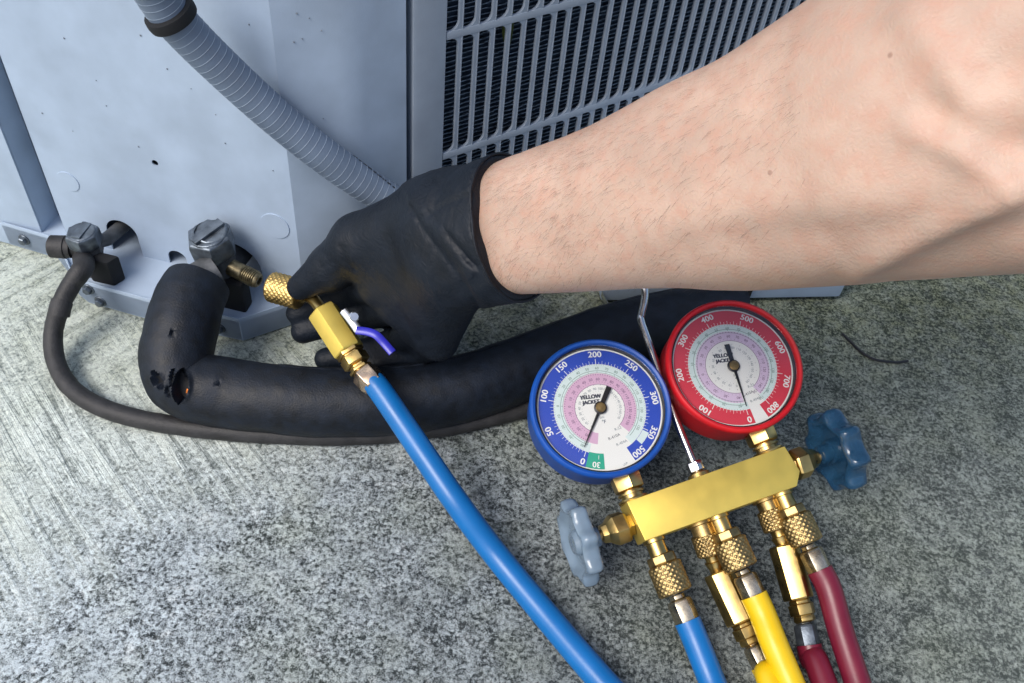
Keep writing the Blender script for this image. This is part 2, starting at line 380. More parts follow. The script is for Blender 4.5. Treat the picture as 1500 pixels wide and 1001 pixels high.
p = MB().prism([(.0405, -.0315), (.048, -.0315), (.048, -.012), (.0405, -.012)], G3, (gd, gn, UZ), ZB, TOP)
obj('seam_backing', p, M['black'], ac, smooth=0)
p = MB().prism([(.0445, -.012), (.0445, .0012), (.0475, .0022), (.0685, .0012), (.0692, -.006), (.0684, -.006), (.0678, -.0), (.0475, .0008), (.0457, .0), (.0457, -.012)], G3, (gd, gn, UZ), ZB, TOP)
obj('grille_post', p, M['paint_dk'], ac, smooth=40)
# grille: rails and single slats
PIT = .01285; GS0 = .0690; NC = 48; rows = []
zt = .1172
k = 0
while zt < TOP+.05: rows.append((zt-.0875, zt)); zt += .0930
rail = None
for i, (a, b_) in enumerate(rows):
    z0 = b_; z1 = min(TOP, b_+.0055)
    if z0 >= TOP: break
    p = MB().box(G3+gd*(GS0+NC*PIT/2)+gn*-.0004+UZ*(z0+z1)/2, (gd, gn, UZ), (NC*PIT/2, .0014, (z1-z0)/2))
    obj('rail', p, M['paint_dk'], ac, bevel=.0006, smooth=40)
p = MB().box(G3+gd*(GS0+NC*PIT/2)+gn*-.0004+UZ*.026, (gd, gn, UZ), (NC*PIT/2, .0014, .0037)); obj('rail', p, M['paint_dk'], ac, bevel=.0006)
rh = .0875; ov = .0005; fr = .0058; hw = .0014
pr = [(hw, -ov), (hw, rh+ov), (-hw-fr, rh+ov)]+[(-hw-fr*(1-math.sin(t)), rh-fr*(1-math.cos(t))) for t in np.linspace(0.15, math.pi/2, 6)]
pr += [(-hw-fr*(1-math.cos(t)), fr*(1-math.sin(t))) for t in np.linspace(0, math.pi/2-.15, 6)]+[(-hw-fr, -ov)]
# the flange of each slot turns inward: a thin lip along the slat's right side
sm = MB().prism(pr, (0, 0, 0), (gd, UZ, gn), -.0016, .0006)
sm.prism([(hw-.0005, -ov+.001), (hw-.0005, rh), (hw+.0001, rh), (hw+.0001, -ov+.001)], (0, 0, 0), (gd, UZ, gn), -.0045, .0011)
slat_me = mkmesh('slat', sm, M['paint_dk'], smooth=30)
nsl = 0
for (a, b_) in rows:
    if b_ > TOP: break
    for c in range(1, NC+1):
        if nsl >= 290: break
        s = GS0+c*PIT
        o = bpy.data.objects.new('slat', slat_me); COL.objects.link(o); o.parent = ac; nsl += 1
        o.location = Vector(G3+gd*(s-.002)+UZ*(a))-WM[ac.name].translation
# coil: dark sheet with close horizontal fins
p = MB(); cb = G3-gn*.0165
p.box(cb+gd*(GS0+NC*PIT/2+.006)-gn*.007+UZ*(TOP/2+.01), (gd, gn, UZ), (NC*PIT/2-.006, .002, TOP/2-.012))
obj('coil', p, M['coil'], ac, smooth=0)
p = MB(); z = .03
while z < .42:
    s = GS0+.0045
    while s < GS0+NC*PIT-.01:
        l = .0125+random.uniform(-.002, .002); dz = random.uniform(-.00025, .00025); dn_ = random.uniform(-.0006, .0006)
        c = cb+gd*(s+l/2)+gn*(-.0025+dn_)+UZ*(z+dz)
        p.box(c, (gd, norm(gn*.8+UZ*.45), norm(UZ*.8-gn*.45)), (l/2-.0001, .0030, .00028)); s += l
    z += .0036
obj('coil_fin', p, M['coil_f'] if 'coil_f' in M else mat('fin_metal', (.26, .34, .43), .45, .3, .35, 300), ac, kind='stuff', smooth=0)
# base pan, lip facing the viewer, cut back at the small valve
def xy(x, y, z=.025): q = P(x, y, z); return (q[0], q[1])
ba = [(-.62, .538), xy(0, 325), xy(72, 346), xy(92, 372), xy(104, 400), xy(118, 411), xy(215, 438), xy(350, 468), xy(418, 446)]
q = np.array(ba[-1]); ba += [tuple(q+gd[:2]*.03), tuple(q+gd[:2]*.75), (.1, 1.15), (-.45, 1.1), (-.66, .8)]
p = MB().prism(ba, (0, 0, 0), ((1, 0, 0), (0, 1, 0), UZ), .002, .0225)
pan = obj('base_pan', p, M['paint'], ac, bevel=.0008, smooth=40)
p = MB(); front = np.array([xy(0, 325), xy(72, 346), xy(92, 372), xy(104, 400), xy(118, 411), xy(215, 438), xy(350, 468), xy(418, 446), tuple(q+gd[:2]*.03)])
lipo = [(x, y) for x, y in front]; 
cen = np.array([-.2, .6]); lipi = [tuple(np.array(a)+norm(cen-np.array(a))*.0012) for a in lipo]
p.prism(lipo+lipi[::-1], (0, 0, 0), ((1, 0, 0), (0, 1, 0), UZ), .002, .0252)
obj('lip', p, M['paint'], pan, bevel=.0003, smooth=30)
dl = norm(np.append(np.array(xy(350, 468))-np.array(xy(118, 411)), 0)); nl = np.array([dl[1], -dl[0], 0])
def on_lip(x, y, r, dark=False):
    # on the lip plane between its two ends
    a = xy(118, 411) if x > 100 else xy(0, 325); b_ = xy(350, 468) if x > 100 else xy(72, 346)
    ang = math.atan2(b_[1]-a[1], b_[0]-a[0]); s, z = PL(x, y, a, ang); d = np.array([math.cos(ang), math.sin(ang), 0]); n = np.array([d[1], -d[0], 0])
    return np.array([*a, 0])+d*s+UZ*z, d, n
for x, y in ((36, 351), (130, 423), (148, 441), (322, 480)):
    c, d, n = on_lip(x, y, 0)
    p = MB().lathe([(.0048, -.0002), (.0048, .0008), (.0044, .0012)], c, n, 18); p.lathe([(.0034, .001), (.0034, .0034), (.0028, .0042)], c, n, 6, ph=random.random())
    obj('screw', p, M['steel_dk'], pan, smooth=30)
c, d, n = on_lip(209, 443, 0)
sl_ = circ((.0045, 0), .0030, 10, -math.pi/2, math.pi/2)+circ((-.0045, 0), .0030, 10, math.pi/2, 1.5*math.pi)
p = MB().prism([(a*1.25, b_*1.35) for a, b_ in sl_], c, (d, UZ, n), .0002, .0008, holes=[sl_]); p.prism(sl_, c, (d, UZ, n), .0001, .0003, mi=1)
obj('slot', p, [M['paint_dk'], mat('slot_dark', (.09, .11, .15), .6)], pan, smooth=0)
# low skirt seen under the forearm
a = np.append(xy(878, 447, .0)[:2], 0); b_ = np.append(xy(1228, 441, 0)[:2], 0); sd_ = norm(b_-a); sn = np.array([sd_[1], -sd_[0], 0]); ln = np.linalg.norm(b_-a)
p = MB().prism([(0, .004), (0, .048), (ln, .048), (ln, .004)], a, (sd_, UZ, sn), -.16, 0, holes=[])
obj('base_rail', p, M['paint'], ac, bevel=.003, smooth=40)
c = a+sd_*PL(1087, 441, a, math.atan2(sd_[1], sd_[0]))[0]
p = MB().box(c+UZ*.014+sn*.001, (sd_, UZ, sn), (.0042, .012, .002)); obj('dark_notch', p, M['black'], ac, bevel=.0006)  # added black block standing for a dark notch in the skirt
p = MB().box(P(886, 440, .012), (norm(P(890, 446, .01)-P(884, 434, .012)), sn, UZ), (.006, .0012, .003)); obj('tab', p, M['steel'], ac, bevel=.0004)
# shell closing the unit behind
p = MB(); sh = [V3+vd*(sL-.26), np.array([-.66, .85, 0]), np.array([-.45, 1.08, 0]), np.array([.15, 1.2, 0]), G3+gd*(GS0+NC*PIT+.004)]
for i in range(4):
    A, B = sh[i], sh[i+1]; d = norm(B-A); n = np.array([d[1], -d[0], 0]); p.box((A+B)/2+UZ*(TOP/2+.012), (d, n, UZ), (np.linalg.norm(B-A)/2, .001, TOP/2-.011))
obj('rear_panel', p, M['paint'], ac, smooth=0)
tp = [(q[0], q[1]) for q in sh]+[tuple((G3+gn*.008)[:2]), tuple((f1+vn*.01)[:2]), tuple((V3+vn*.01)[:2])]
p = MB().prism(tp, (0, 0, 0), ((1, 0, 0), (0, 1, 0), UZ), TOP, TOP+.02); obj('top_cover', p, M['paint'], ac, bevel=.004)
# knockouts: pressed circles
def ring_arc(s, z, r, mb, a0, a1, h):
    pth = [V3+vd*(s+r*math.cos(t))+UZ*(z+r*math.sin(t))+vn*h for t in np.linspace(a0, a1, 30)]; mb.tube(pth, .00045, 6)
s, z = sv(403, 331); p = MB().lathe([(.0108, -.0003), (.0106, .0007), (0.0001, .0007)], V3+vd*s+UZ*z, vn, 36)
obj('knockout', p, M['paint'], ac, smooth=30)
s, z = sv(100, 266); p = MB().lathe([(.0085, -.0003), (.0083, .0006), (0.0001, .0006)], V3+vd*s+UZ*z, vn, 36)
obj('knockout', p, M['paint'], ac, smooth=30)
# dirt specks on the panel: tiny splashes
p = MB()
for x, y in ((206, 52), (94, 56), (141, 118), (62, 166), (203, 215), (365, 36), (316, 168), (245, 101), (107, 192), (434, 18), (452, 25), (430, 60), (470, 43), (442, 55), (473, 172), (400, 250), (280, 130), (156, 155), (330, 210)):
    s, z = sv(x, y); c = V3+vd*s+UZ*z+vn*(.0002 if x < 405 else .0024)
    if x > 405:
        q, zz = PL(x, y, f1[:2], math.atan2(fd[1], fd[0])); c = f1+fd*q+UZ*zz+fn*.0016
    r = random.uniform(.0003, .0008); p.lathe([(r, 0), (r*.6, .0003), (.00005, .0004)], c, vn, 7)
obj('dirt_specks', p, mat('dirt', (.19, .22, .26), .9), ac, kind='stuff')

# ------------------------------------------------------------------ service valves (bolted to the pan)
def hexcap(mb, c, ax, r, h, xd=None, ph=0):
    mb.lathe([(r*.80, -.0001), (r*.97, h*.10), (r, h*.16), (r, h*.72), (r*.95, h*.88), (r*.86, h*.92)], c, ax, 6, ph=ph, xd=xd); mb.lathe([(r*.80, h*.86), (r*.80, h*.93), (r*.74, h*.97)], c, ax, 24)
b1 = np.array(xy(330, 434, .0225)); b1z = lambda y: zat(b1, y)
va = obj('service_valve', MB().lathe([(.0105, .0225), (.0105, .045), (.0125, .047), (.0125, .066), (.0095, .068), (.0095, .075)], (*b1, 0), UZ, 24), M['dull'], ac, label='large valve body with hex cap, joined to the thick insulated pipe')
ct = b1z(336); p = MB(); hexcap(p, (*b1, ct-.021), (-.10, -.12, 1), .0165, .020, ph=.35)
p.box(np.array([*b1, ct-.0005])+np.array([-.002, -.0024, 0]), (norm((.55, .8, .15)), norm((.8, -.55, 0)), norm((-.10, -.12, 1))), (.0125, .0036, .0012))
obj('cap', p, M['steel_dk'], va, bevel=.0006, smooth=30)
p = MB().lathe([(.0128, .075), (.0128, .085), (.0118, .086), (.0118, ct-.018)], (*b1, 0), UZ, 10); p.lathe([(.0138, .069), (.0138, .0755)], (*b1, 0), UZ, 24)
obj('packing_nut', p, M['steel_dk'], va, bevel=.0004)
# stub with threaded brass end pointing right
e0 = np.array([*b1, .058]); e1 = PD(380, 412, proj(e0)[2]-.004); ax = norm(e1-e0); L_ = np.linalg.norm(e1-e0)
prf = [(.0062, 0), (.0062, L_*.60)]
for i in range(7): h = L_*(.62+.045*i); prf += [(.0058, h), (.0065, h+.0006), (.0058, h+.0012)]
prf += [(.0056, L_*.97), (.0046, L_), (.0030, L_), (.0030, L_-.004), (.0005, L_-.004)]
obj('service_port', MB().lathe(prf, e0, ax, 20), mat('tarnished_brass', (.24, .20, .12), .4, .9, .3, 300), va, smooth=40)
p = MB().prism([(-.012, -.004), (.016, -.004), (.016, .008), (-.012, .008)], np.array([*b1, 0])+vd*.006+vn*.004, (vd, vn, UZ), .0225, .050)
obj('bracket', p, M['black'], va, bevel=.002)
hz = np.array([*(V3+vd*.1415)[:2], .040]); p = MB().tube([np.array([*b1, .05]), (np.array([*b1, .05])+hz)/2, hz-vn*.05], .0115, 20); obj('pipe_stub', p, M['dull'], va)
# small valve
b2 = np.array(xy(142, 399, .0225)); vb = obj('service_valve', MB().lathe([(.0085, .0225), (.0085, .040), (.0105, .041), (.0105, .058), (.0085, .060)], (*b2, 0), UZ, 6, ph=.3), M['dull'], ac, bevel=.0008, label='small valve body with hex cap, joined to the thin dark line')
ct2 = zat(b2, 337); p = MB(); hexcap(p, (*b2, ct2-.014), (-.05, -.05, 1), .0122, .014, ph=.2)
p.box(np.array([*b2, ct2-.0002])+np.array([-.0004, -.0006, 0]), (norm((.1, 1, 0)), norm((1, -.1, 0)), UZ), (.0085, .0034, .0011))
obj('cap', p, M['steel_dk'], vb, bevel=.0005, smooth=30)
obj('packing_nut', MB().lathe([(.0085, .058), (.0085, ct2-.013)], (*b2, 0), UZ, 16), M['dull'], vb)
e0 = np.array([*b2, zat(b2, 364)]); e1 = PD(72, 361, proj(e0)[2]-.002); ax = norm(e1-e0); L_ = np.linalg.norm(e1-e0)
obj('service_port', MB().lathe([(.006, 0), (.006, L_*.4), (.0078, L_*.42), (.0078, L_*.55), (.0086, L_*.57), (.0082, L_*.95), (.006, L_)], e0, ax, 20), M['rubber'], vb, smooth=30)
p = MB().prism([(-.008, -.002), (.016, -.002), (.012, .008), (-.006, .008)], np.array([*b2, 0])+vd*.008+vn*.002, (vd, vn, UZ), .0225, .046); obj('bracket', p, M['black'], vb, bevel=.002)
hz = np.array([*(V3+vd*.057)[:2], .040]); p = MB().tube([np.array([*b2, .050]), (np.array([*b2, .05])+hz)/2+UZ*.001, hz-vn*.06], .0052, 14); obj('pipe_stub', p, M['dull'], vb)

# ------------------------------------------------------------------ pipes
ip = root('insulated_pipe', P(420, 580, 0), 'thick black foam insulated pipe curving from the large valve along the concrete', 'pipe')
pp = [P(290, 416, .058), P(275, 448, .055), P(264, 490, .047), P(259, 530, .0365), P(276, 562, .0275), P(332, 576, .0245), P(420, 586, .0245), P(510, 590, .0245), P(610, 583, .0245), P(700, 563, .0245), P(800, 527, .0245), P(900, 490, .0245), P(990, 468, .0245), P(1050, 462, .0245), P(1085, 464, .0245)]
pth = spline(pp, 30); N_ = len(pth)
rad = np.interp(np.linspace(0, 1, N_), [0, .05, .12, .25, .33, 1], [.0218, .0232, .0238, .0240, .0238, .0236])
rad *= 1+.016*np.array([noise.noise(Vector((i*.085, 3, 0))) for i in range(N_)])
NSEG = 110; mb = MB().tube(pth, rad, NSEG)
V = np.array(mb.v); ctr = np.repeat(pth, NSEG, axis=0); nr = V-ctr; nr /= np.linalg.norm(nr, axis=1)[:, None]
V += np.array([np.array(noise.noise_vector(Vector(v)*55))*.0006+np.array(noise.noise_vector(Vector(v)*170))*.00018 for v in V])
px_ = proj(V); facing = ((CAM-V)*nr).sum(1) > 0; hole = np.zeros(len(V)); cop = np.zeros(len(V), bool)
for (cx, cy), hw_, hh_, rot, dep in (((265, 566), 9.5, 27, .10, .008), ((231, 557), 5.5, 16, -.5, .006), ((252, 553), 2.6, 13, .1, .003), ((252, 489), 2.2, 8, .1, .002), ((246, 575), 2.6, 9, -.3, .003), ((318, 562), 2.2, 5, 1.2, .002)):
    x = px_[:, 0]-cx; y = px_[:, 1]-cy; u = x*math.cos(rot)+y*math.sin(rot); v = -x*math.sin(rot)+y*math.cos(rot)
    wd = hw_*np.clip(1-(v/hh_)**2, 0, 1)**.8+.01; m = np.where(facing, np.clip(1.25-np.abs(u)/wd, -1, 1), -1); m = np.where(np.abs(v) < hh_, m, -1)
    k = np.clip(m*2.5, 0, 1); V -= nr*(k*dep)[:, None]; hole = np.maximum(hole, k)
    lip_ = np.exp(-((np.abs(u)-wd*1.35)/3.0)**2)*np.clip(1-(v/hh_)**2, 0, 1)*facing; V += nr*(lip_*dep*.22)[:, None]
cop = facing & ((((px_[:, 0]-270)/5.5)**2+((px_[:, 1]-578)/9)**2) < 1) & (hole > .05)
mb.v = [tuple(v) for v in V]
for i, f in enumerate(mb.f):
    if len(f) == 4:
        f_ = list(f)
        if cop[f_].all(): mb.m[i] = 2
        elif hole[f_].min() > .45: mb.m[i] = 1
ins = obj('insulation', mb, [M['foam'], M['black'], M['copper']], ip, smooth=60)
obj('inner_pipe', MB().tube([P(318, 398, .062), P(296, 410, .060), P(284, 424, .059)], .0135, 20), M['dull'], ip)
# long glued seam along the upper side of the sleeve
sm_ = []
for i in range(int(N_*.42), N_-6, 3):
    t_ = norm(pth[i+1]-pth[i-1]); sdir = norm(np.cross(t_, UZ)); dd_ = norm(UZ*math.cos(.55)-sdir*math.sin(.55)); sm_.append(pth[i]+dd_*(rad[i]-.0004+.0004*noise.noise(Vector((i*.2, 0, 5)))))
obj('seam', MB().tube(sm_, .0009, 6), M['foam'], ins, smooth=60)

lp = root('liquid_line', P(400, 632, 0), 'thin dark rubber covered line looping from the small valve over the concrete', 'pipe')
q = [np.array([*b2, .040])+np.array([-.004, -.004, 0]), P(122, 392, .050), P(104, 418, .043), P(88, 450, .034), P(78, 490, .020), P(82, 530, .011), P(102, 566, .0072), P(140, 593, .0066), P(200, 613, .0066), P(290, 628, .0066), P(400, 637, .0066), P(520, 639, .0066), P(640, 628, .0066), P(740, 607, .0066), P(830, 580, .0066), P(930, 548, .0066), P(1040, 515, .0066), P(1120, 485, .0066)]
pth2 = spline(q, 10); rr = np.interp(np.linspace(0, 1, len(pth2)), [0, .06, .12, .2, 1], [.0074, .0072, .0066, .0064, .0064]); rr = rr*(1+.05*np.array([noise.noise(Vector((i*.35, 0, 1))) for i in range(len(rr))]))
obj('cover', MB().tube(pth2, rr, 18), M['rubber'], lp, smooth=60)
obj('clamp', MB().tube(spline([P(91, 442, .036), P(88, 452, .0335), P(86, 462, .030)], 3), .0073, 18), M['rubber'], lp)

# ------------------------------------------------------------------ grey flexible conduit
cd = root('flexible_conduit', P(330, 95, .20), 'grey ribbed flexible conduit with black collar crossing the panel', 'conduit')
def dV(x, y, off):                                  # depth of the panel there minus a stand-off
    s, z = sv(x, y); D1 = proj(V3+vd*s+UZ*z)[2]
    s2, z2 = PL(x, y, G0, GA); D2 = proj(G3+gd*s2+UZ*z2)[2]
    return min(D1, D2)-off if s > SR-.02 else D1-off
cp = [PD(*t) for t in ((160, -110, .420), (215, -30, .455), (257, 30, .478), (330, 104, .508), (412, 178, .538), (485, 236, .562), (548, 279, .583), (610, 316, .60), (680, 356, .625), (740, 390, .65))]
cpt = spline(cp, 16); CR = .0113
n_ = len(cpt); rr = np.full(n_, CR)
obj('sheath', MB().tube(cpt, rr, 28), M['conduit'], cd, smooth=60)
# spiral ribs, thin raised rings
seg = np.linalg.norm(np.diff(cpt, axis=0), axis=1); cum = np.concatenate([[0], np.cumsum(seg)])
p = MB(); s = .006
while s < cum[-1]-.004:
    i = min(np.searchsorted(cum, s), n_-1); tt = norm(cpt[min(i+1, n_-1)]-cpt[max(i-1, 0)]); c = np.array([np.interp(s, cum, cpt[:, k]) for k in range(3)])
    x, y, zz = basis(tt); loop = [c+(x*math.cos(a)+y*math.sin(a))*(CR+.00000) for a in np.linspace(0, 2*math.pi, 33)]
    p.tube(loop, .00019, 5, cap=False); s += .0048
obj('spiral_rib', p, M['conduit_rib'], cd, smooth=60)
cc = PD(250, 22, .474); ax = norm(PD(330, 104, .508)-PD(215, -30, .455)); ax = norm(ax+np.array([.0, 0, -.25]))
obj('collar', MB().lathe([(.0118, -.0034), (.0138, -.0030), (.0142, 0), (.0138, .0030), (.0118, .0036)], cc, ax, 32), M['black'], cd, smooth=50)
# stencilled dashes along the upper edge of the sheath
p = MB()
for (x, y) in [(297+9.3*i, 20+8.6*i) for i in range(4)]+[(340+11.5*i, 70+11*i) for i in range(6)]+[(500+7*i, 213+5.6*i) for i in range(14)]:
    if random.random() < .15: continue
    d = norm(ray(x, y))
    for t in np.arange(.40, .70, .0005):
        qv = CAM+d*t; dd = np.linalg.norm(cpt-qv, axis=1); i = dd.argmin()
        if dd[i] < CR+.0002:
            tt = norm(cpt[min(i+1, n_-1)]-cpt[max(i-1, 0)]); nn = norm(qv-cpt[i]); p.box(qv, (tt, np.cross(tt, nn), nn), (random.uniform(.0008, .0017), .0006, .0001)); break
if p.v: obj('print_mark', p, M['needle'], cd, kind='stuff', smooth=0)

# ------------------------------------------------------------------ manifold gauge set
X_ = norm((0.8957, .4218, .1409)); Y_ = np.array([-.4433, .8218, .358]); Y_ = norm(Y_-X_*X_.dot(Y_)); Z_ = np.cross(X_, Y_)
MO = CAM+(np.array([.1329, .3236, .0375])-CAM)*.973; SC = .988
MW = Matrix([[X_[i]*SC, Y_[i]*SC, Z_[i]*SC, MO[i]] for i in range(3)]+[[0, 0, 0, 1]])
mf = root('manifold_gauge_set', None, 'brass gauge manifold with a blue and a red dial lying on the concrete', 'gauge manifold', mat=MW)
ex, ey, ez = np.eye(3)
def mw(p): return np.array(MW @ Vector(p))
def mlo(x, y, c):
    inv = MW.inverted(); o = np.array(inv @ Vector(CAM)); d = np.array(inv.to_3x3() @ Vector(ray(x, y))); return o+d*((c-o[2])/d[2])
p = MB().prism([(-.0526, .0087), (-.0508, -.0165), (.0515, -.0167), (.0573, -.0088), (.0549, .0085)], (0, 0, 0), (ex, ey, ez), -.011, .011)
body = obj('manifold_body', p, M['brass_bar'], mf, local=True, bevel=.0007, smooth=30)

def text_tris(s, size, sx=1):
    cu = bpy.data.curves.new('t', 'FONT'); cu.body = s; cu.size = size; cu.align_x = 'CENTER'; cu.align_y = 'CENTER'; cu.resolution_u = 3
    o = bpy.data.objects.new('t', cu); COL.objects.link(o); dg = bpy.context.evaluated_depsgraph_get(); me = o.evaluated_get(dg).to_mesh()
    v = np.array([q.co[:2] for q in me.vertices]).reshape(-1, 2)*np.array([sx, 1]); f = [tuple(q.vertices) for q in me.polygons]
    o.evaluated_get(dg).to_mesh_clear(); bpy.data.objects.remove(o); bpy.data.curves.remove(cu); return v, f
def put_text(mb, s, c, rot, size, z, mi=0, sx=1, bold=0):
    v, f = text_tris(s, size, sx); ca, sa = math.cos(rot), math.sin(rot)
    for k, (ox, oy) in enumerate([(0, 0)]+([(bold, 0), (-bold, 0), (0, bold)] if bold else [])):
        mb.add([(c[0]+(a+ox)*ca-(b+oy)*sa, c[1]+(a+ox)*sa+(b+oy)*ca, z+k*.00001) for a, b in v], f, mi)
def sector(mb, c, r0, r1, a0, a1, z, mi, n=None):
    n = n or max(3, int(abs(a1-a0)/R_(4))); vs = []
    for i in range(n+1):
        a = a0+(a1-a0)*i/n; vs += [(c[0]+r0*math.cos(a), c[1]+r0*math.sin(a), z), (c[0]+r1*math.cos(a), c[1]+r1*math.sin(a), z)]
    mb.add(vs, [(2*i, 2*i+1, 2*i+3, 2*i+2) for i in range(n)], mi)
def tick(mb, c, a, r0, r1, w, z, mi):
    d = np.array([math.cos(a), math.sin(a)]); t = np.array([-d[1], d[0]])*w/2; c = np.array(c[:2])
    mb.add([(*(c+d*r0-t), z), (*(c+d*r1-t), z), (*(c+d*r1+t), z), (*(c+d*r0+t), z)], [(0, 1, 2, 3)], mi)

OFF = R_(-17)                                       # picture angle -> manifold-local angle
def gauge(cx, cy, boot, ring, pink, nums, needle_img, sec, label, red):
    c = (cx, cy)
    prof = [(.0001, -.018), (.036, -.018), (.0412, -.0155), (.0432, -.010), (.0434, .010), (.0442, .0125), (.0444, .0155), (.0438, .0176), (.0426, .0184), (.0412, .0178), (.0405, .016), (.0403, .0115), (.038, .0112), (.0001, .0112)]
    gb = obj('gauge', MB().lathe(prof, (cx, cy, 0), ez, 72, cap=False), boot, mf, local=True, label=label, smooth=45)
    obj('bezel', MB().lathe([(.0403, .0112), (.0403, .0150), (.0396, .0148), (.0394, .0122)], (cx, cy, 0), ez, 72, cap=False), M['needle'], gb, local=True)
    mats = [M['d_white'], ring, M['d_ice'], pink, M['d_green'], M['d_ink'], M['d_grn_ink'], M['d_mag_ink'], M['ink_grey']]
    d = MB(); z = .0122; st = .00008; A = lambda deg: R_(deg)+OFF
    sector(d, c, 0, .0396, 0, 2*math.pi, z, 0, 72)
    ri = .0290; sector(d, c, ri, .0384, A(sec[0]), A(sec[1]), z+st, 1)
    sector(d, c, .0384, .0392, 0, 2*math.pi, z+st, 0, 72)
    sector(d, c, .0232 if not red else .0242, ri-.0002, A(sec[0]+8), A(sec[1]), z+st, 2)
    sector(d, c, .0158 if not red else .0178, .0228 if not red else .0240, A(-42 if not red else -50), A(262 if not red else 280), z+st, 3)
    a0, a1 = nums[0][1], nums[-1 if red else -2][1]; span = a0-a1; nv = (nums[-1 if red else -2][0]-nums[0][0])
    stp = 5 if not red else 10; maj = 50 if not red else 100
    for v in range(0, nv+1, stp):
        a = A(a0-span*v/nv); big = v % maj == 0; tick(d, c, a, ri, ri+(.0034 if big else (.0022 if v % (stp*2) == 0 else .0014)), .00042 if big else .00022, z+2*st, 0)
    for v, ang in nums:
        put_text(d, str(v), (cx+.0352*math.cos(A(ang)), cy+.0352*math.sin(A(ang))), A(ang)-math.pi/2, .0054, z+2*st, 0, 1.08, .00016)
    ang = nums[-1][1]-12.5; put_text(d, 'psi', (cx+.0352*math.cos(A(ang)), cy+.0352*math.sin(A(ang))), A(ang)-math.pi/2, .0028, z+2*st, 0 if not red else 0)
    for i, v in enumerate(range(-40, 160, 10)):     # temperature scales
        ang = a0-6-(a0-a1-4)*(i/19)**.9
        tick(d, c, A(ang), .0234 if not red else .0244, .0243 if not red else .0252, .00022, z+2*st, 6)
        put_text(d, str(v), (cx+.0262*math.cos(A(ang)), cy+.0262*math.sin(A(ang))), A(ang)-math.pi/2, .0024, z+2*st, 6)
        put_text(d, str(v), (cx+(.0190 if not red else .0206)*math.cos(A(ang)), cy+(.0190 if not red else .0206)*math.sin(A(ang))), A(ang)-math.pi/2, .0025, z+2*st, 7)
    for i in range(70):
        ang = a0-6-(a0-a1-4)*i/69; tick(d, c, A(ang), .0217 if not red else .0230, .0226 if not red else .0239, .00022, z+2*st, 7 if not red else 5)
        if i % 4 == 0: tick(d, c, A(ang), .0150, .0156, .0002, z+2*st, 7)
        if i % 4 == 0: put_text(d, str(i//4*10), (cx+.0128*math.cos(A(ang)), cy+.0128*math.sin(A(ang))), A(ang)-math.pi/2, .0022, z+2*st, 8)
    for rr_, mi_ in ((.0232, 8), (.0157 if not red else .0177, 7), (.0246 if not red else .0255, 6)): sector(d, c, rr_-.00012, rr_+.00012, A(sec[0]+14), A(sec[1]-4), z+1.6*st, mi_)
    for i in range(90):
        ang = a0-4-(a0-a1-6)*i/89; tick(d, c, A(ang), .0282, .0288, .00018, z+2*st, 8)
        if i % 2 == 0: tick(d, c, A(ang), .0170 if not red else .0186, .0176 if not red else .0191, .00020, z+2*st, 7)
        if i % 3 == 0: tick(d, c, A(ang), .0110, .0114, .00020, z+2*st, 8)
    lr = A(72); u = np.array([math.cos(lr+math.pi/2), math.sin(lr+math.pi/2)])
    def at_img(ang, r): return (cx+r*math.cos(A(ang)), cy+r*math.sin(A(ang)))
    tr = OFF+R_(5)
    put_text(d, 'YELLOW', at_img(126, .0092), tr, .0035, z+2*st, 5, .95, .0003); put_text(d, 'JACKET', at_img(142, .0066), tr, .0033, z+2*st, 5, .95, .00028)
    put_text(d, 'psi', at_img(-80, .0056), tr, .0024, z+2*st, 8); put_text(d, '°F', at_img(-78, .0088), tr, .0030, z+2*st, 8, 1, .0001)
    put_text(d, 'R-410A', at_img(-68, .0196), R_(5), .0026, z+2*st, 5); put_text(d, 'R-22', at_img(-52, .0165), R_(5), .0024, z+2*st, 8); put_text(d, 'R-404A', at_img(-62, .0250), R_(5), .0024, z+2*st, 8)
    if not red:
        sector(d, c, .0285, .0382, A(252), A(270), z+2*st, 4); put_text(d, '30', at_img(262, .0354), A(262)-math.pi/2-math.pi+math.pi, .0050, z+3*st, 0, 1, .00012); put_text(d, '1', at_img(264, .0308), A(264)-math.pi/2, .0036, z+3*st, 0)
        sector(d, c, .0292, .0335, A(-44), A(-29), z+1.5*st, 2)
        put_text(d, 'USA', at_img(-70, .0375), R_(18), .0018, z+2*st, 8)
    obj('dial', d, mats, gb, local=True, smooth=0)
    a = A(needle_img); dx = np.array([math.cos(a), math.sin(a)]); tx = np.array([-dx[1], dx[0]])
    pl = [dx*-.0148+tx*.0017, dx*-.0148-tx*.0017, dx*-.003-tx*.0014, dx*.003-tx*.0009, dx*.0272-tx*.0002, dx*.0272+tx*.0002, dx*.003+tx*.0009, dx*-.003+tx*.0014]
    nd = MB().prism([(cx+q[0], cy+q[1]) for q in pl], (0, 0, 0), (ex, ey, ez), .0139, .0143); nd.lathe([(.0040, .0135), (.0040, .0146), (.0034, .0150)], (cx, cy, 0), ez, 28)
    obj('needle', nd, M['needle'], gb, local=True)
    obj('hub', MB().lathe([(.0031, .0146), (.0031, .0155), (.0027, .0159), (.0001, .0160)], (cx, cy, 0), ez, 28), M['brass_dk'], gb, local=True)
    obj('lens', MB().lathe([(.0402, .0163), (.0402, .0166)], (cx, cy, 0), ez, 64), M['lens'], gb, local=True)
    return gb
gauge(-.047, .0675, M['boot_blue'], M['d_blue'], M['d_pink'], [(0, 248), (50, 203), (100, 166), (150, 129.5), (200, 91), (250, 51), (300, 10), (350, -27), (500, -52)], 244, (-60, 252), 'blue low pressure gauge with a green block on its dial', False)
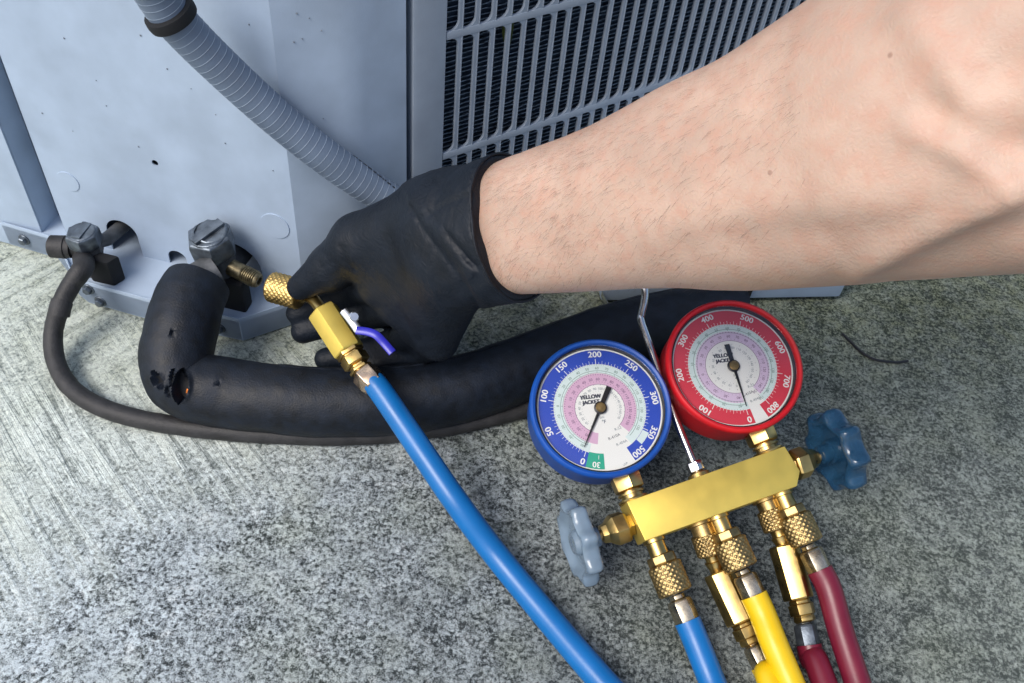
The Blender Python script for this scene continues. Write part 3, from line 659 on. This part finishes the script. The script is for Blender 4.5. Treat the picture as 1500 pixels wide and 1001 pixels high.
gauge(.0446, .0662, M['boot_red'], M['d_red'], M['d_lilac'], [(0, 280), (100, 233), (200, 188), (300, 149), (400, 111), (500, 67), (600, 21), (700, -17), (800, -51)], 280, (-61, 285), 'red high pressure gauge beside the steel hook', True)

for gx, top in ((-.0455, .0245), (.0475, .0235)):
    p = MB().lathe([(.0082, .0150), (.0098, .0160), (.0100, .0245), (.0092, .0262)], (gx, 0, .001), ey, 6, ph=.52, xd=ex); st_ = obj('stem_nut', p, M['brass'], mf, local=True, bevel=.0004, smooth=25)
    obj('washer', MB().lathe([(.0065, .0085), (.0095, .0086), (.0098, .0094), (.0095, .0103), (.0070, .0106), (.0070, .0126), (.0085, .0128), (.0085, .0140), (.0062, .0144), (.0062, .016)], (gx, 0, .001), ey, 28), M['brass'], st_, local=True)
    obj('neck', MB().lathe([(.006, .0255), (.006, .034)], (gx, 0, 0), ey, 20), M['brass_dk'], st_, local=True)
# hanging hook
hk = obj('hook', MB().tube(spline([(-.0005, .012, 0), (.0000, .05, 0), (.0032, .1, 0), (.0043, .1165, 0), (.0062, .121, .0005), (.0105, .128, .003), (.0135, .136, .006), (.0128, .146, .010), (.006, .153, .012), (-.003, .151, .012)], 10), .0025, 14), M['steel'], mf, local=True, smooth=60)
obj('hook_nut', MB().lathe([(.0042, .0125), (.0052, .0130), (.0052, .0185), (.0044, .0192)], (-.0005, 0, 0), ey, 6, ph=.5), M['steel'], hk, local=True, bevel=.0003, smooth=25)
obj('hook_washer', MB().lathe([(.0066, .0084), (.0072, .0090), (.0068, .0112), (.0048, .0122)], (-.0005, 0, 0), ey, 24), M['brass'], hk, local=True)
# packing nuts, stems and handwheels
def wheel(o, ax, R, mtl, label, lobes=8, ph=0, th=1.2):
    n = 96; x, y, z = basis(ax); o = np.asarray(o); vs = []; fs = []
    def rr(t, k): return R*(1+k*(.5*math.cos(lobes*t+ph)+.10*math.cos(2*lobes*t+2*ph)))
    prof = [(.16, .0006, 0), (.30, .0012, 0), (.55, .0009, .0), (.70, .0014, .02), (.78, .0042, .05), (.90, .0058, .11), (.98, .0046, .15), (1.0, .0015, .16), (1.0, -.0025, .16), (.96, -.0052, .14), (.84, -.0060, .09), (.74, -.0050, .05), (.66, -.0018, .02), (.45, -.0010, 0), (.16, -.0006, 0)]
    for fr_, h, k in prof:
        for i in range(n):
            t = 2*math.pi*i/n; r = rr(t, k*1.35)*fr_; vs.append(o+(x*math.cos(t)+y*math.sin(t))*r+z*h*th)
    m_ = len(prof)
    for j in range(m_):
        for i in range(n): k2 = (i+1) % n; j2 = (j+1) % m_; fs.append((j*n+i, j*n+k2, j2*n+k2, j2*n+i))
    wl = obj('handwheel', MB().add(vs, fs), mtl, mf, local=True, label=label, smooth=60)
    obj('wheel_hub', MB().lathe([(.0045, -.0125), (.0060, -.0120), (.0062, -.0085), (.0055, -.0082), (.0058, -.0060), (.0076, -.0055), (.0080, -.001), (.0080, .002), (.0062, .0045), (.0001, .005)], o, ax, 32), mtl, wl, local=True, smooth=30)
    return wl
for sg, xo in ((-1, -.0520), (1, .0560)):
    d = ex*sg; o = np.array([xo, -.0038, 0])
    p = MB().lathe([(.0072, 0), (.0072, .003), (.0094, .0034), (.0102, .0048), (.0102, .0118), (.0090, .0138), (.0066, .0165), (.0058, .0200)], o, d, 6, ph=.25, xd=ey)
    pn = obj('packing_nut', p, M['brass'], mf, local=True, bevel=.0006, smooth=25)
    obj('stem', MB().lathe([(.0032, .019), (.0032, .034)], o, d, 18), M['brass_dk'], pn, local=True)
wheel((-.0865, -.0036, .001), -ex+ez*.10+ey*.05, .0236, M['wheel_a'], 'pale blue scalloped handwheel next to the blue gauge', ph=.6, th=.9)
wheel((.0905, -.0036, .001), ex-ez*.04-ey*.02, .0245, M['wheel_b'], 'darker blue scalloped handwheel next to the red gauge', ph=1.9)
# outlet and parking necks
for x in (-.0428, .0002, .0450):
    obj('port_neck', MB().lathe([(.0070, .0155), (.0070, .0185), (.0058, .0190), (.0058, .031)], (x, 0, 0), -ey, 24), M['brass'], mf, local=True)
for x in (-.0095, .0365):
    obj('parking_neck', MB().lathe([(.0085, .012), (.0090, .013), (.0090, .018), (.0070, .0185), (.0070, .026)], (x, 0, -.0068), -ey, 24), M['brass_dk'], mf, local=True)

# ------------------------------------------------------------------ hoses with couplings
def knurl_nut(o, ax, r, h, name, par, m, local=False):
    x, y, z = basis(ax); o = np.asarray(o); n, k = 108, 30; vs = []; fs = []
    for j in range(k+1):
        t = j/k; hh = h*t
        for i in range(n):
            a = 2*math.pi*i/n; u = i/n*18; v = t*h/(2*math.pi*r)*18*1.05
            e = min(1, t/.08, (1-t)/.08)
            d = abs(((u+v) % 1)-.5)*2; d2 = abs(((u-v) % 1)-.5)*2; kk = min(d, d2)
            q = r-.0016*(1-e)*(1-e)-(.0010*(1-kk)**2 if 0 < e else 0)*e
            vs.append(o+z*hh+(x*math.cos(a)+y*math.sin(a))*q)
    for j in range(k):
        for i in range(n): q = (i+1) % n; fs.append((j*n+i, j*n+q, (j+1)*n+q, (j+1)*n+i))
    fs += [tuple(range(n-1, -1, -1)), tuple(range(k*n, k*n+n))]
    return obj(name, MB().add(vs, fs), m, par, smooth=50)
def ferrule(o, ax, r, h, par, m, name='ferrule', ph=.3):
    p = MB().lathe([(r*.62, -.001), (r*.62, .0015), (r*.90, .002), (r, .0035), (r, h*.78), (r*.90, h*.93), (r*.94, h), (r*.8, h)], o, ax, 6, ph=ph); return obj(name, p, m, par, bevel=.0006, smooth=28)
GRP = 'service hose ends'
def hose(label, hname, hm, start, axis, nutm, ferm, pts, r=.0078):
    hr = root('service_hose', start, label, 'hose', 'hoses of the gauge set')
    a = norm(axis); s = np.asarray(start)
    cn = knurl_nut(s+a*.0055, a, .0106*SC, .0185*SC, 'coupling_nut', hr, nutm)
    obj('collar', MB().lathe([(.0078, 0), (.0088, .0006), (.0090, .0048), (.0084, .0058)], s, a, 8, ph=.2), nutm, cn, bevel=.0003, smooth=25)
    ferrule(s+a*.0255, a, .0076, .0185, hr, ferm)
    q = [s+a*.040, s+a*.052]+[np.asarray(t) for t in pts]
    q.append(q[-1]+norm(q[-1]-q[-2])*.3)
    obj('tube', MB().tube(spline(q, 12), r, 24), hm, hr, smooth=60); return hr
def w2(x, y, z): return mw((x, y, z))
ny = norm(-Y_)
hose('lower blue hose on the manifold outlet under the blue gauge', 'blue', M['hose_blue'], w2(-.0428, -.0265, 0), norm(ny+X_*.02), M['brass_dk'], M['nickel'],
     [P(1044, 1001, .0092), P(1070, 1065, .0085), P(1095, 1130, .0085), P(1150, 1250, .0085)])
hose('yellow hose on the middle manifold outlet', 'yellow', M['hose_yellow'], w2(.0004, -.0265, .001), norm(ny+X_*.03), M['brass_dk'], M['nickel'],
     [P(1135, 946, .0195), P(1159, 1003, .0125), P(1192, 1082, .0088), P(1240, 1190, .0085)], .0080)
hose('dark red hose on the rightmost manifold outlet with frosted knurled nut', 'red', M['hose_red'], w2(.0454, -.0265, .001), norm(ny+X_*.03), M['brass_dk'], M['nickel'],
     [P(1232, 926, .0205), P(1257, 1003, .0125), P(1286, 1090, .0085), P(1330, 1200, .0085)], .0076)

def parked(label, hm, ferm, A, B, C, D_, pts, r=.0074):
    """ball valve hose end screwed on a parking port: coupling, hex body, nut, ferrule, hose"""
    hr = root('parked_hose', A, label, 'hose', 'hoses of the gauge set')
    a = norm(B-A); knurl_nut(A, a, .0088, .0135, 'coupling_nut', hr, M['brass_dk'])
    obj('swivel', MB().lathe([(.0055, .0125), (.0048, .0145), (.0048, .017), (.0060, .0175), (.0045, .022), (.0045, np.linalg.norm(B-A)+.002)], A, a, 20), M['brass'], hr)
    b_ = norm(C-B); L_ = np.linalg.norm(C-B)
    obj('valve_body', MB().lathe([(.0086, 0), (.0092, .0010), (.0092, L_-.001), (.0086, L_)], B, b_, 6, ph=.42), M['brass'], hr, bevel=.0005, smooth=25)
    obj('hex_nut', MB().lathe([(.0060, 0), (.0066, .001), (.0066, .0025), (.0078, .003), (.0078, .0088), (.0062, .0096), (.0066, .0105), (.0066, .0125), (.0050, .0135)], C, b_, 6, ph=.2), M['brass'], hr, bevel=.0003, smooth=25)
    c = norm(D_-C); ferrule(C+c*.0125, c, .0068, .0170, hr, ferm)
    q = [C+c*.026, C+c*.034]+[np.asarray(t) for t in pts]; q.append(q[-1]+norm(q[-1]-q[-2])*.3); obj('tube', MB().tube(spline(q, 10), r, 22), hm, hr, smooth=60); return hr
parked('parked yellow hose end with brass valve body beneath the other yellow hose', M['hose_yellow'], M['nickel'], w2(-.0094, -.0235, -.0075), w2(-.0092, -.0475, -.0125), w2(-.0080, -.0795, -.0115), w2(-.0072, -.0965, -.0098),
       [P(1124, 988, .0082), P(1144, 1040, .0082), P(1190, 1140, .0082)])
parked('parked dark red hose end with brass valve body left of the other red hose', M['hose_red'], M['steel_dk'], w2(.0366, -.0235, -.0075), w2(.0355, -.0465, -.0085), w2(.0305, -.0790, -.0085), w2(.0268, -.0955, -.0085),
       [P(1194, 966, .0090), P(1211, 1010, .0085), P(1240, 1080, .0085), P(1270, 1150, .0085)])

# long blue hose held in the glove
hb = root('service_hose', P(700, 780, 0), 'long blue hose running from the gloved hand across the concrete', 'hose', 'hoses of the gauge set')
nA, nB = PD(397, 420, .603), PD(441, 432, .597); na = norm(nB-nA)
knurl_nut(nA, na, .0108, np.linalg.norm(nB-nA), 'coupling_nut', hb, mat('gold_knurl', (.62, .43, .16), .42, 1, .15, 220))
obj('bent_stem', MB().tube(spline([nB-na*.003, nB+na*.004, PD(459, 439, .590), PD(470, 453, .583), PD(477, 464, .580)], 6), [.0052]*6+[.0040]*14+[.0050]*5, 18), M['brass'], hb, smooth=60)
vA, vB = PD(472, 455, .580), PD(512, 516, .571); vx = norm(vB-vA); vl = np.linalg.norm(vB-vA)
tocam = norm(CAM-vA)
obj('valve_body', MB().lathe([(.0094, 0), (.0108, .0012), (.0108, vl-.001), (.0100, vl)], vA, vx, 6, ph=0, xd=norm(np.cross(vx, tocam)+tocam*.35)), M['brass_bar'], hb, bevel=.0005, smooth=25)
obj('hex_nut', MB().lathe([(.0088, -.001), (.0094, 0), (.0094, .0022), (.0080, .0026), (.0080, .0036), (.0092, .004), (.0092, .0098), (.0078, .0106), (.0062, .0110), (.0062, .0125), (.0078, .013), (.0078, .0148), (.006, .015)], vB, vx, 6, ph=.3), M['brass'], hb, bevel=.0003, smooth=25)
fB = PD(548, 562, .5625); fx = norm(fB-(vB+vx*.014)); ferrule(vB+vx*.0145, fx, .0092, np.linalg.norm(fB-(vB+vx*.0145))+.002, hb, mat('rose_nickel', (.66, .50, .36), .25, 1, .15, 160))
q = [fB-fx*.006, fB+fx*.004, PD(580, 606, .556), PD(622, 668, .549), PD(668, 735, .541), P(725, 811, .016), P(790, 890, .0095), P(862, 975, .0083), P(930, 1050, .0083), P(1010, 1130, .0083)]; q.append(q[-1]+norm(q[-1]-q[-2])*.3)
obj('tube', MB().tube(spline(q, 14), np.linspace(.0076, .0083, (len(q)-1)*14+1), 28), M['hose_blue'], hb, smooth=60)
lv = [PD(503, 455, .565), PD(512, 466, .563), PD(525, 484, .561)]; obj('lever_arm', MB().tube(spline(lv, 5), .0028, 10, flat=.35, upv=norm(np.cross(ray(512, 466), lv[2]-lv[0]))), M['steel'], hb)
lv = [PD(522, 484, .560), PD(538, 486, .559), PD(551, 491, .558), PD(562, 502, .558), PD(575, 517, .557)]; lh = obj('lever', MB().tube(spline(lv, 6), .0027, 12, flat=.5, upv=norm(np.cross(ray(540, 486), lv[2]-lv[0])+ray(540, 486)*-.004)), M['lever'], hb)
obj('pivot_screw', MB().lathe([(.0034, 0), (.0034, .002), (.0026, .0028)], PD(519, 464, .5635), tocam, 10), M['steel'], hb)

# ------------------------------------------------------------------ small debris
obj('wire_scrap', MB().tube(spline([P(1234, 489, .002), P(1247, 502, .0012), P(1262, 516, .0012), P(1282, 527, .0012), P(1312, 531, .0014), P(1330, 529, .002)], 6), .0011, 8), M['needle'], label='thin black wire scrap lying on the concrete', cat='wire scrap')
def leaf(c, ux, uy, l, wd, name, lab):
    vs = []; fs = []; un = np.cross(ux, uy); n = 9
    for i in range(n+1):
        t = i/n; ww = wd*math.sin(math.pi*min(1, t*.93+.05))**.8
        for k in (-1, 0, 1): vs.append(np.asarray(c)+ux*(t-.5)*l+uy*k*ww+un*(abs(k)*.0012+.002*math.sin(t*3)))
    fs = [(i*3+j, i*3+j+1, i*3+j+4, i*3+j+3) for i in range(n) for j in (0, 1)]
    o = obj(name, MB().add(vs, fs), M['leaf'], label=lab, cat='leaf'); mm = o.modifiers.new('t', 'SOLIDIFY'); mm.thickness = .0003
s, z = PL(756, 48, G0, GA); leaf(G3+gd*(s+.001)-gn*.008+UZ*(z-.001), UZ, gd, .030, .0048, 'leaf', 'small dark green leaf caught behind the grille slats')

# ------------------------------------------------------------------ person: forearm
def arm():
    # stations: upper silhouette pixel, lower silhouette pixel, depth of centre, thickness ratio
    st = [((662, 285), (702, 430), .505, .60), ((706, 248), (748, 432), .487, .66), ((748, 229), (788, 431), .474, .75), ((800, 212), (835, 429), .458, .78), ((850, 194), (885, 427), .444, .80), ((920, 163), (955, 426), .425, .86), ((1000, 118), (1045, 426), .404, .90), ((1085, 82), (1130, 426), .384, .92), ((1168, 34), (1215, 425), .365, .93), ((1248, -18), (1300, 420), .347, .92), ((1320, -68), (1382, 415), .330, .90), ((1395, -118), (1476, 408), .316, .88), ((1480, -165), (1578, 396), .303, .88), ((1580, -230), (1700, 380), .292, .9), ((1720, -300), (1830, 340), .28, .9), ((1950, -420), (2010, 160), .27, .9), ((2300, -560), (2350, 20), .26, .9)]
    C = []; U = []; T = []
    for (u, l, d, k) in st:
        a, b_ = PD(*u, d), PD(*l, d); c = (a+b_)/2; C.append(c); U.append((a-b_)/2*.985)
        T.append(k)
    n = 10; C = spline(C, n); U = spline(U, n); T = spline([[t] for t in T], n)[:, 0]; NS = 96
    vs = []
    ax = np.gradient(C, axis=0)
    for i in range(len(C)):
        a = norm(ax[i]); u = U[i]-a*U[i].dot(a); r = np.linalg.norm(u); u = u/r; t = np.cross(a, u)
        if t.dot(CAM-C[i]) < 0: t = -t
        for k in range(NS):
            th = 2*math.pi*k/NS; cx, sx = math.cos(th), math.sin(th); e = .92
            vs.append(C[i]+u*r*np.sign(cx)*abs(cx)**e+t*r*T[i]*np.sign(sx)*abs(sx)**e)
    vs = np.array(vs)
    fs = [(i*NS+k, i*NS+(k+1) % NS, (i+1)*NS+(k+1) % NS, (i+1)*NS+k) for i in range(len(C)-1) for k in range(NS)]
    fs += [tuple(range(NS-1, -1, -1)), tuple(range((len(C)-1)*NS, len(C)*NS))]
    # muscle relief: ridges (+) and furrows (-) along lines on the visible side
    ctr = np.repeat(C, NS, axis=0); nrm = vs-ctr; nrm /= np.linalg.norm(nrm, axis=1)[:, None]
    px = proj(vs); vis = ((CAM-vs)*nrm).sum(1)/np.linalg.norm(CAM-vs, axis=1); wv = np.clip((vis+.05)/.35, 0, 1)
    def dist(poly):
        q = px[:, :2]; best = np.full(len(q), 1e9)
        for a, b_ in zip(poly[:-1], poly[1:]):
            a = np.array(a, float); b_ = np.array(b_, float); t = np.clip(((q-a)@(b_-a))/((b_-a)@(b_-a)), 0, 1); best = np.minimum(best, np.linalg.norm(q-(a+t[:, None]*(b_-a)), axis=1))
        return best
    feats = [([(1255, 408), (1330, 360), (1410, 318), (1500, 270), (1600, 225)], .0032, 20), ([(1235, 440), (1350, 398), (1430, 365), (1520, 330), (1640, 285)], -.0036, 36),
             ([(960, 335), (1100, 300), (1250, 285), (1400, 285), (1500, 300)], .0022, 45), ([(1000, 360), (1100, 345), (1230, 345), (1330, 340)], -.0012, 30),
             ([(1380, 165), (1440, 205), (1500, 225), (1600, 235)], -.0042, 28), ([(1500, 60), (1450, 105), (1425, 135), (1470, 110), (1560, 90)], -.0022, 12), ([(1340, 30), (1400, 130), (1420, 200)], .0030, 40), ([(1490, 130), (1475, 170), (1500, 200)], -.0022, 10),
             ([(1330, 190), (1400, 215), (1480, 265)], .0028, 18), ([(780, 300), (900, 250), (1000, 215)], .0012, 40), ([(850, 370), (980, 335), (1150, 260)], -.0008, 40)]
    off = np.zeros(len(vs))
    for poly, amp, sg in feats: off += amp*np.exp(-(dist(poly)/sg)**2)
    small = np.array([noise.noise(Vector(v)*26)*.0007+noise.noise(Vector(v)*75)*.00022 for v in vs])
    vs = vs+nrm*(off*wv+small)[:, None]
    return vs, fs, C, NS, nrm, wv
AV, AF, AC_, ANS, ANRM, AWV = arm()
mb = MB(); mb.add(AV, AF)
person = obj('person', mb, M['skin'], label='bare left forearm reaching in from the right, hand in a black glove', cat='person', smooth=80)
# fine hair near the wrist
p = MB(); idx = np.where(AWV > .15)[0]; hp = proj(AV[idx]); okk = (hp[:, 0] > 715) & (hp[:, 0] < 1180) & (hp[:, 1] < 445); idx = idx[okk]; hp = hp[okk]
prob = np.clip(1.25-(hp[:, 0]-720)/430, .05, 1)*np.clip(1.35-(hp[:, 1]-200)/230, .08, 1); prob /= prob.sum()
axd = norm(AC_[20]-AC_[60])
for i in rng.choice(idx, 3000, p=prob):
    n = ANRM[i]; c = AV[i]+norm(rng.normal(size=3))*.0015; c = c-n*.0006
    d = norm(axd*rng.normal(.85, .18)+np.cross(axd, n)*rng.normal(-.55, .22)+n*.22); l = rng.uniform(.004, .0095); sdv = norm(np.cross(d, n))*.000036
    pts = [c, c+d*l*.35+n*.0002, c+d*l*.7-n*.0001, c+d*l-n*.0007]; vs = []
    for j, q_ in enumerate(pts): ww = (1-j/3.2); vs += [q_-sdv*ww, q_+sdv*ww]
    p.add(vs, [(0, 1, 3, 2), (2, 3, 5, 4), (4, 5, 7, 6)])
obj('arm_hair', p, M['hair'], person, kind='stuff', smooth=0)

# ------------------------------------------------------------------ glove: one continuous surface from rounded cones
def surface_nets(Fv, o, h):
    ins = Fv < 0; nx, ny_, nz = Fv.shape
    idx = -np.ones((nx-1, ny_-1, nz-1), int)
    cs = [(i, j, k) for i in (0, 1) for j in (0, 1) for k in (0, 1)]
    cnt = sum(ins[i:nx-1+i, j:ny_-1+j, k:nz-1+k].astype(int) for i, j, k in cs)
    act = np.argwhere((cnt > 0) & (cnt < 8)); idx[tuple(act.T)] = np.arange(len(act))
    acc = np.zeros((len(act), 3)); num = np.zeros(len(act))
    for a in cs:
        for ax in range(3):
            if a[ax]: continue
            b = list(a); b[ax] = 1; fa = Fv[tuple((act+a).T)]; fb = Fv[tuple((act+b).T)]; m = (fa < 0) != (fb < 0)
            t = np.where(m, fa/np.where(m, fa-fb, 1), 0); pt = np.array(a)[None]+np.zeros((len(act), 3)); pt[:, ax] += t
            acc[m] += pt[m]; num[m] += 1
    V = o+(act+acc/num[:, None])*h; faces = []
    for ax in range(3):
        u, v = (ax+1) % 3, (ax+2) % 3
        sl0 = [slice(None)]*3; sl1 = [slice(None)]*3; sl0[ax] = slice(0, -1); sl1[ax] = slice(1, None)
        e = np.argwhere(ins[tuple(sl0)] != ins[tuple(sl1)]); e = e[(e[:, u] > 0) & (e[:, v] > 0) & (e[:, u] < Fv.shape[u]-1) & (e[:, v] < Fv.shape[v]-1)]
        du = np.zeros(3, int); du[u] = 1; dv = np.zeros(3, int); dv[v] = 1
        q = np.stack([idx[tuple((e-du-dv).T)], idx[tuple((e-dv).T)], idx[tuple(e.T)], idx[tuple((e-du).T)]], 1)
        fl = ins[tuple(sl0)][tuple(e.T)]; q[~fl] = q[~fl][:, ::-1]; faces.append(q)
    return V, np.vstack(faces)
def glove():
    prims = []
    def cone(a, b, ra, rb, k): prims.append((np.asarray(a), np.asarray(b), ra, rb, k))
    # forearm and wrist under the cuff
    c0, c1 = PD(742, 336, .480), PD(668, 352, .5085)
    ax = norm(c1-c0)
    upd = norm(PD(705, 240, .485)-PD(765, 432, .485)); upd = norm(upd-ax*upd.dot(ax))
    cone(c0+upd*.0138, c1+upd*.0125, .0262, .0255, .004); cone(c0-upd*.0142, c1-upd*.0125, .0258, .0258, .012); cone(c0, c1, .0270, .0265, .012)
    wr, wu = c1+upd*.013, c1-upd*.012
    I, Md, Rg, Pk = PD(556, 418, .566), PD(586, 448, .568), PD(616, 478, .571), PD(644, 500, .574)
    for w_, k_, ra, rb in ((wr, I, .0225, .0128), (c1+upd*.004, Md, .0215, .0128), (c1-upd*.006, Rg, .0205, .0125), (wu, Pk, .0205, .0125)): cone(w_, k_, ra, rb, .014)
    # thumb
    T0, T1, T2, T3 = PD(628, 316, .524), PD(527, 356, .555), PD(485, 393, .575), PD(439, 421, .589)
    cone(wr, T0, .022, .0185, .012); cone(T0, T1, .0200, .0180, .012); cone(T1, T2, .0178, .0150, .006); cone(T2, T3, .0150, .0086, .004)
    cone(PD(590, 350, .540), PD(560, 395, .562), .0150, .0110, .014)                 # web between thumb and forefinger
    # fingers, flexed down then reaching left below the fitting
    ch = {'i': (I, PD(528, 420, .610), PD(478, 440, .624), PD(435, 459, .626), (.0124, .0116, .0102, .0078)),
          'm': (Md, PD(552, 456, .616), PD(492, 470, .630), PD(444, 486, .629), (.0120, .0112, .0102, .0086)),
          'r': (Rg, PD(586, 499, .618), PD(522, 519, .631), PD(477, 526, .630), (.0112, .0100, .0092, .0080)),
          'p': (Pk, PD(614, 517, .612), PD(558, 529, .622), PD(516, 534, .622), (.0105, .0090, .0082, .0072))}
    fing = []
    for key, (a, b_, c, d, r) in ch.items(): fing.append([(a, b_, r[0], r[1]), (b_, c, r[1], r[2]), (c, d, r[2], r[3])])
    allp = np.array([q for pr_ in prims for q in pr_[:2]]+[q for f in fing for s_ in f for q in s_[:2]])
    lo = allp.min(0)-.032; hi = allp.max(0)+.032; h = .00125
    nn = np.ceil((hi-lo)/h).astype(int); gx = [lo[i]+h*np.arange(nn[i]) for i in range(3)]
    G = np.stack(np.meshgrid(*gx, indexing='ij'), -1).reshape(-1, 3).astype(np.float32)
    def sd(a, b, ra, rb):
        a = a.astype(np.float32); b = b.astype(np.float32)
        ab = b-a; t = np.clip(((G-a)@ab)/(ab@ab), 0, 1); d = np.linalg.norm(G-a-t[:, None]*ab, axis=1); return d-(ra+(rb-ra)*t)
    def smin(x, y, k): hh = np.maximum(k-np.abs(x-y), 0)/k; return np.minimum(x, y)-hh*hh*k*.25
    D = None
    for a, b_, ra, rb, k in prims:
        d = sd(a, b_, ra, rb); D = d if D is None else smin(D, d, k)
    for f in fing:
        fd_ = None
        for a, b_, ra, rb in f:
            d = sd(a, b_, ra, rb); fd_ = d if fd_ is None else smin(fd_, d, .004)
        D = smin(D, fd_, .0045)
    px = proj(G.astype(float)); q = px[:, :2]
    front = np.clip((px[:, 2].max()-0)*0+1, 0, 1)
    def crease(poly, amp, sg):
        best = np.full(len(q), 1e9)
        for a, b_ in zip(poly[:-1], poly[1:]):
            a = np.array(a, float); b_ = np.array(b_, float); t = np.clip(((q-a)@(b_-a))/((b_-a)@(b_-a)), 0, 1); best = np.minimum(best, np.linalg.norm(q-(a+t[:, None]*(b_-a)), axis=1))
        return amp*np.exp(-(best/sg)**2)
    dd = px[:, 2] < .60
    C_ = crease([(604, 305), (630, 345), (668, 392), (694, 432), (700, 445)], .0016, 4.5)+crease([(618, 318), (655, 296), (684, 286)], .0013, 4)
    C_ += crease([(655, 345), (672, 362), (700, 392)], .0012, 5)-crease([(640, 330), (668, 372), (690, 400)], .0012, 8)
    C_ += crease([(640, 262), (650, 285), (636, 300)], .0010, 3.5)+crease([(683, 380), (712, 396)], .0011, 4)-crease([(690, 345), (712, 385), (735, 415)], .0009, 7)
    C_ += crease([(500, 362), (505, 380), (520, 394)], .0012, 4)+crease([(470, 368), (484, 378)], .0006, 3)+crease([(474, 392), (488, 384)], .0006, 3)
    C_ += crease([(560, 400), (585, 440), (606, 490), (616, 512)], -.0010, 9)+crease([(585, 452), (600, 480), (612, 500)], .0009, 4)
    def step(poly, amp, w_):
        out = np.zeros(len(q)); bd = np.full(len(q), 1e9)
        for a, b_ in zip(poly[:-1], poly[1:]):
            a = np.array(a, float); b_ = np.array(b_, float); e = (b_-a)/np.linalg.norm(b_-a); n_ = np.array([e[1], -e[0]])
            t = np.clip(((q-a)@(b_-a))/((b_-a)@(b_-a)), 0, 1); v = q-(a+t[:, None]*(b_-a)); d = np.linalg.norm(v, axis=1); sgn = v@n_
            m = d < bd; bd[m] = d[m]; out[m] = (np.clip(sgn/3+.5, 0, 1)*np.exp(-np.maximum(d, 0)/w_))[m]
        return -amp*out
    C_ += step([(600, 296), (622, 334), (662, 386), (694, 432), (706, 452)], .0021, 26)+step([(640, 318), (668, 352), (706, 398), (728, 410)], .0014, 16)+step([(612, 322), (650, 300), (690, 283)], .0012, 14)
    wv = np.sin((q[:, 0]*.8+q[:, 1]*.6)*.12+3*np.sin(q[:, 1]*.03))*.00028*np.clip((q[:, 0]-600)/60, 0, 1)
    D = D+np.where(dd, C_, 0)+wv
    # cuff opening: cut square to the forearm
    cut = (G-(c0+ax*-.0045).astype(np.float32))@ax.astype(np.float32); rag = .0010*np.sin((q[:, 1])*.09)
    D = np.maximum(D, -(cut+rag))
    # hollow the opening so the edge reads as a thin sleeve
    V, Fc = surface_nets(D.reshape(nn), lo, h)
    return V, Fc, c0+ax*-.0045, ax, upd
GV, GF, gc, gax, gup = glove()
# gentle smoothing of the nets
adj = np.zeros_like(GV); cn = np.zeros(len(GV))
for _ in range(3):
    adj[:] = 0; cn[:] = 0
    for k in range(4):
        a, b_ = GF[:, k], GF[:, (k+1) % 4]; np.add.at(adj, a, GV[b_]); np.add.at(cn, a, 1)
    GV = GV*.5+.5*adj/np.maximum(cn, 1)[:, None]
# fine gathers in the thin rubber, strongest at the wrist and the thumb web
fa = GV[GF]; fnv = np.cross(fa[:, 2]-fa[:, 0], fa[:, 3]-fa[:, 1]); vn_ = np.zeros_like(GV)
for k in range(4): np.add.at(vn_, GF[:, k], fnv)
vn_ /= np.maximum(np.linalg.norm(vn_, axis=1), 1e-12)[:, None]
loc = np.stack([(GV-gc)@gax, (GV-gc)@gup, (GV-gc)@np.cross(gax, gup)], 1); gpx = proj(GV)
wst = np.exp(-((loc[:, 0]-.035)/.022)**2)*.9+.8*np.exp(-(((gpx[:, 0]-512)/26)**2+((gpx[:, 1]-385)/22)**2))+.10
dsp = np.array([(1-abs(noise.noise(Vector((l[0]*150+l[1]*60, l[1]*48-l[0]*20, l[2]*60)))))**3*.55+noise.noise(Vector(l)*130)*.25+noise.noise(Vector(l)*300)*.12 for l in loc])
GV = GV+vn_*(dsp*wst*.0009)[:, None]
mb = MB(); mb.v = [tuple(v) for v in GV]; mb.f = [tuple(int(i) for i in f) for f in GF]; mb.m = [0]*len(mb.f)
gl = obj('glove', mb, M['glove'], person, label='thin black nitrile glove, thumb and fingers pinching the knurled nut', smooth=80)
# rolled bead round the cuff
loop = []
side = np.cross(gax, gup)
near = GV[np.abs((GV-gc)@gax) < .0022]
for a in np.linspace(0, 2*math.pi, 64, endpoint=False):
    d = gup*math.cos(a)+side*math.sin(a); r = ((near-gc)@d); loop.append(gc+d*(r.max()-.0004)*1.0)
loop = np.array(loop)
# support points give a hull; pull to the section's real outline
ang = np.arctan2((near-gc)@side, (near-gc)@gup); rad_ = np.linalg.norm((near-gc)-np.outer((near-gc)@gax, gax), axis=1)
loop = []
for a in np.linspace(-math.pi, math.pi, 73)[:-1]:
    m_ = np.abs((ang-a+math.pi) % (2*math.pi)-math.pi) < .07; loop.append((gup*math.cos(a)+side*math.sin(a))*(rad_[m_].max() if m_.any() else .03))
loop = np.array(loop); loop = (np.roll(loop, 1, 0)+loop*2+np.roll(loop, -1, 0))/4+gc-gax*.0006
loop = np.vstack([loop, loop[:1]])
obj('cuff_bead', MB().tube(loop, .0008, 8, cap=False), M['glove'], gl, smooth=60)
# short sleeve far up the arm, outside the picture
i0 = len(AC_)-24
c_ = AC_[i0:]; rads = [np.linalg.norm(AV[(i0+j)*ANS]-AC_[i0+j])+.012 for j in range(len(c_))]
obj('sleeve', MB().tube(c_, rads, 32), M['sleeve'], person, smooth=60)
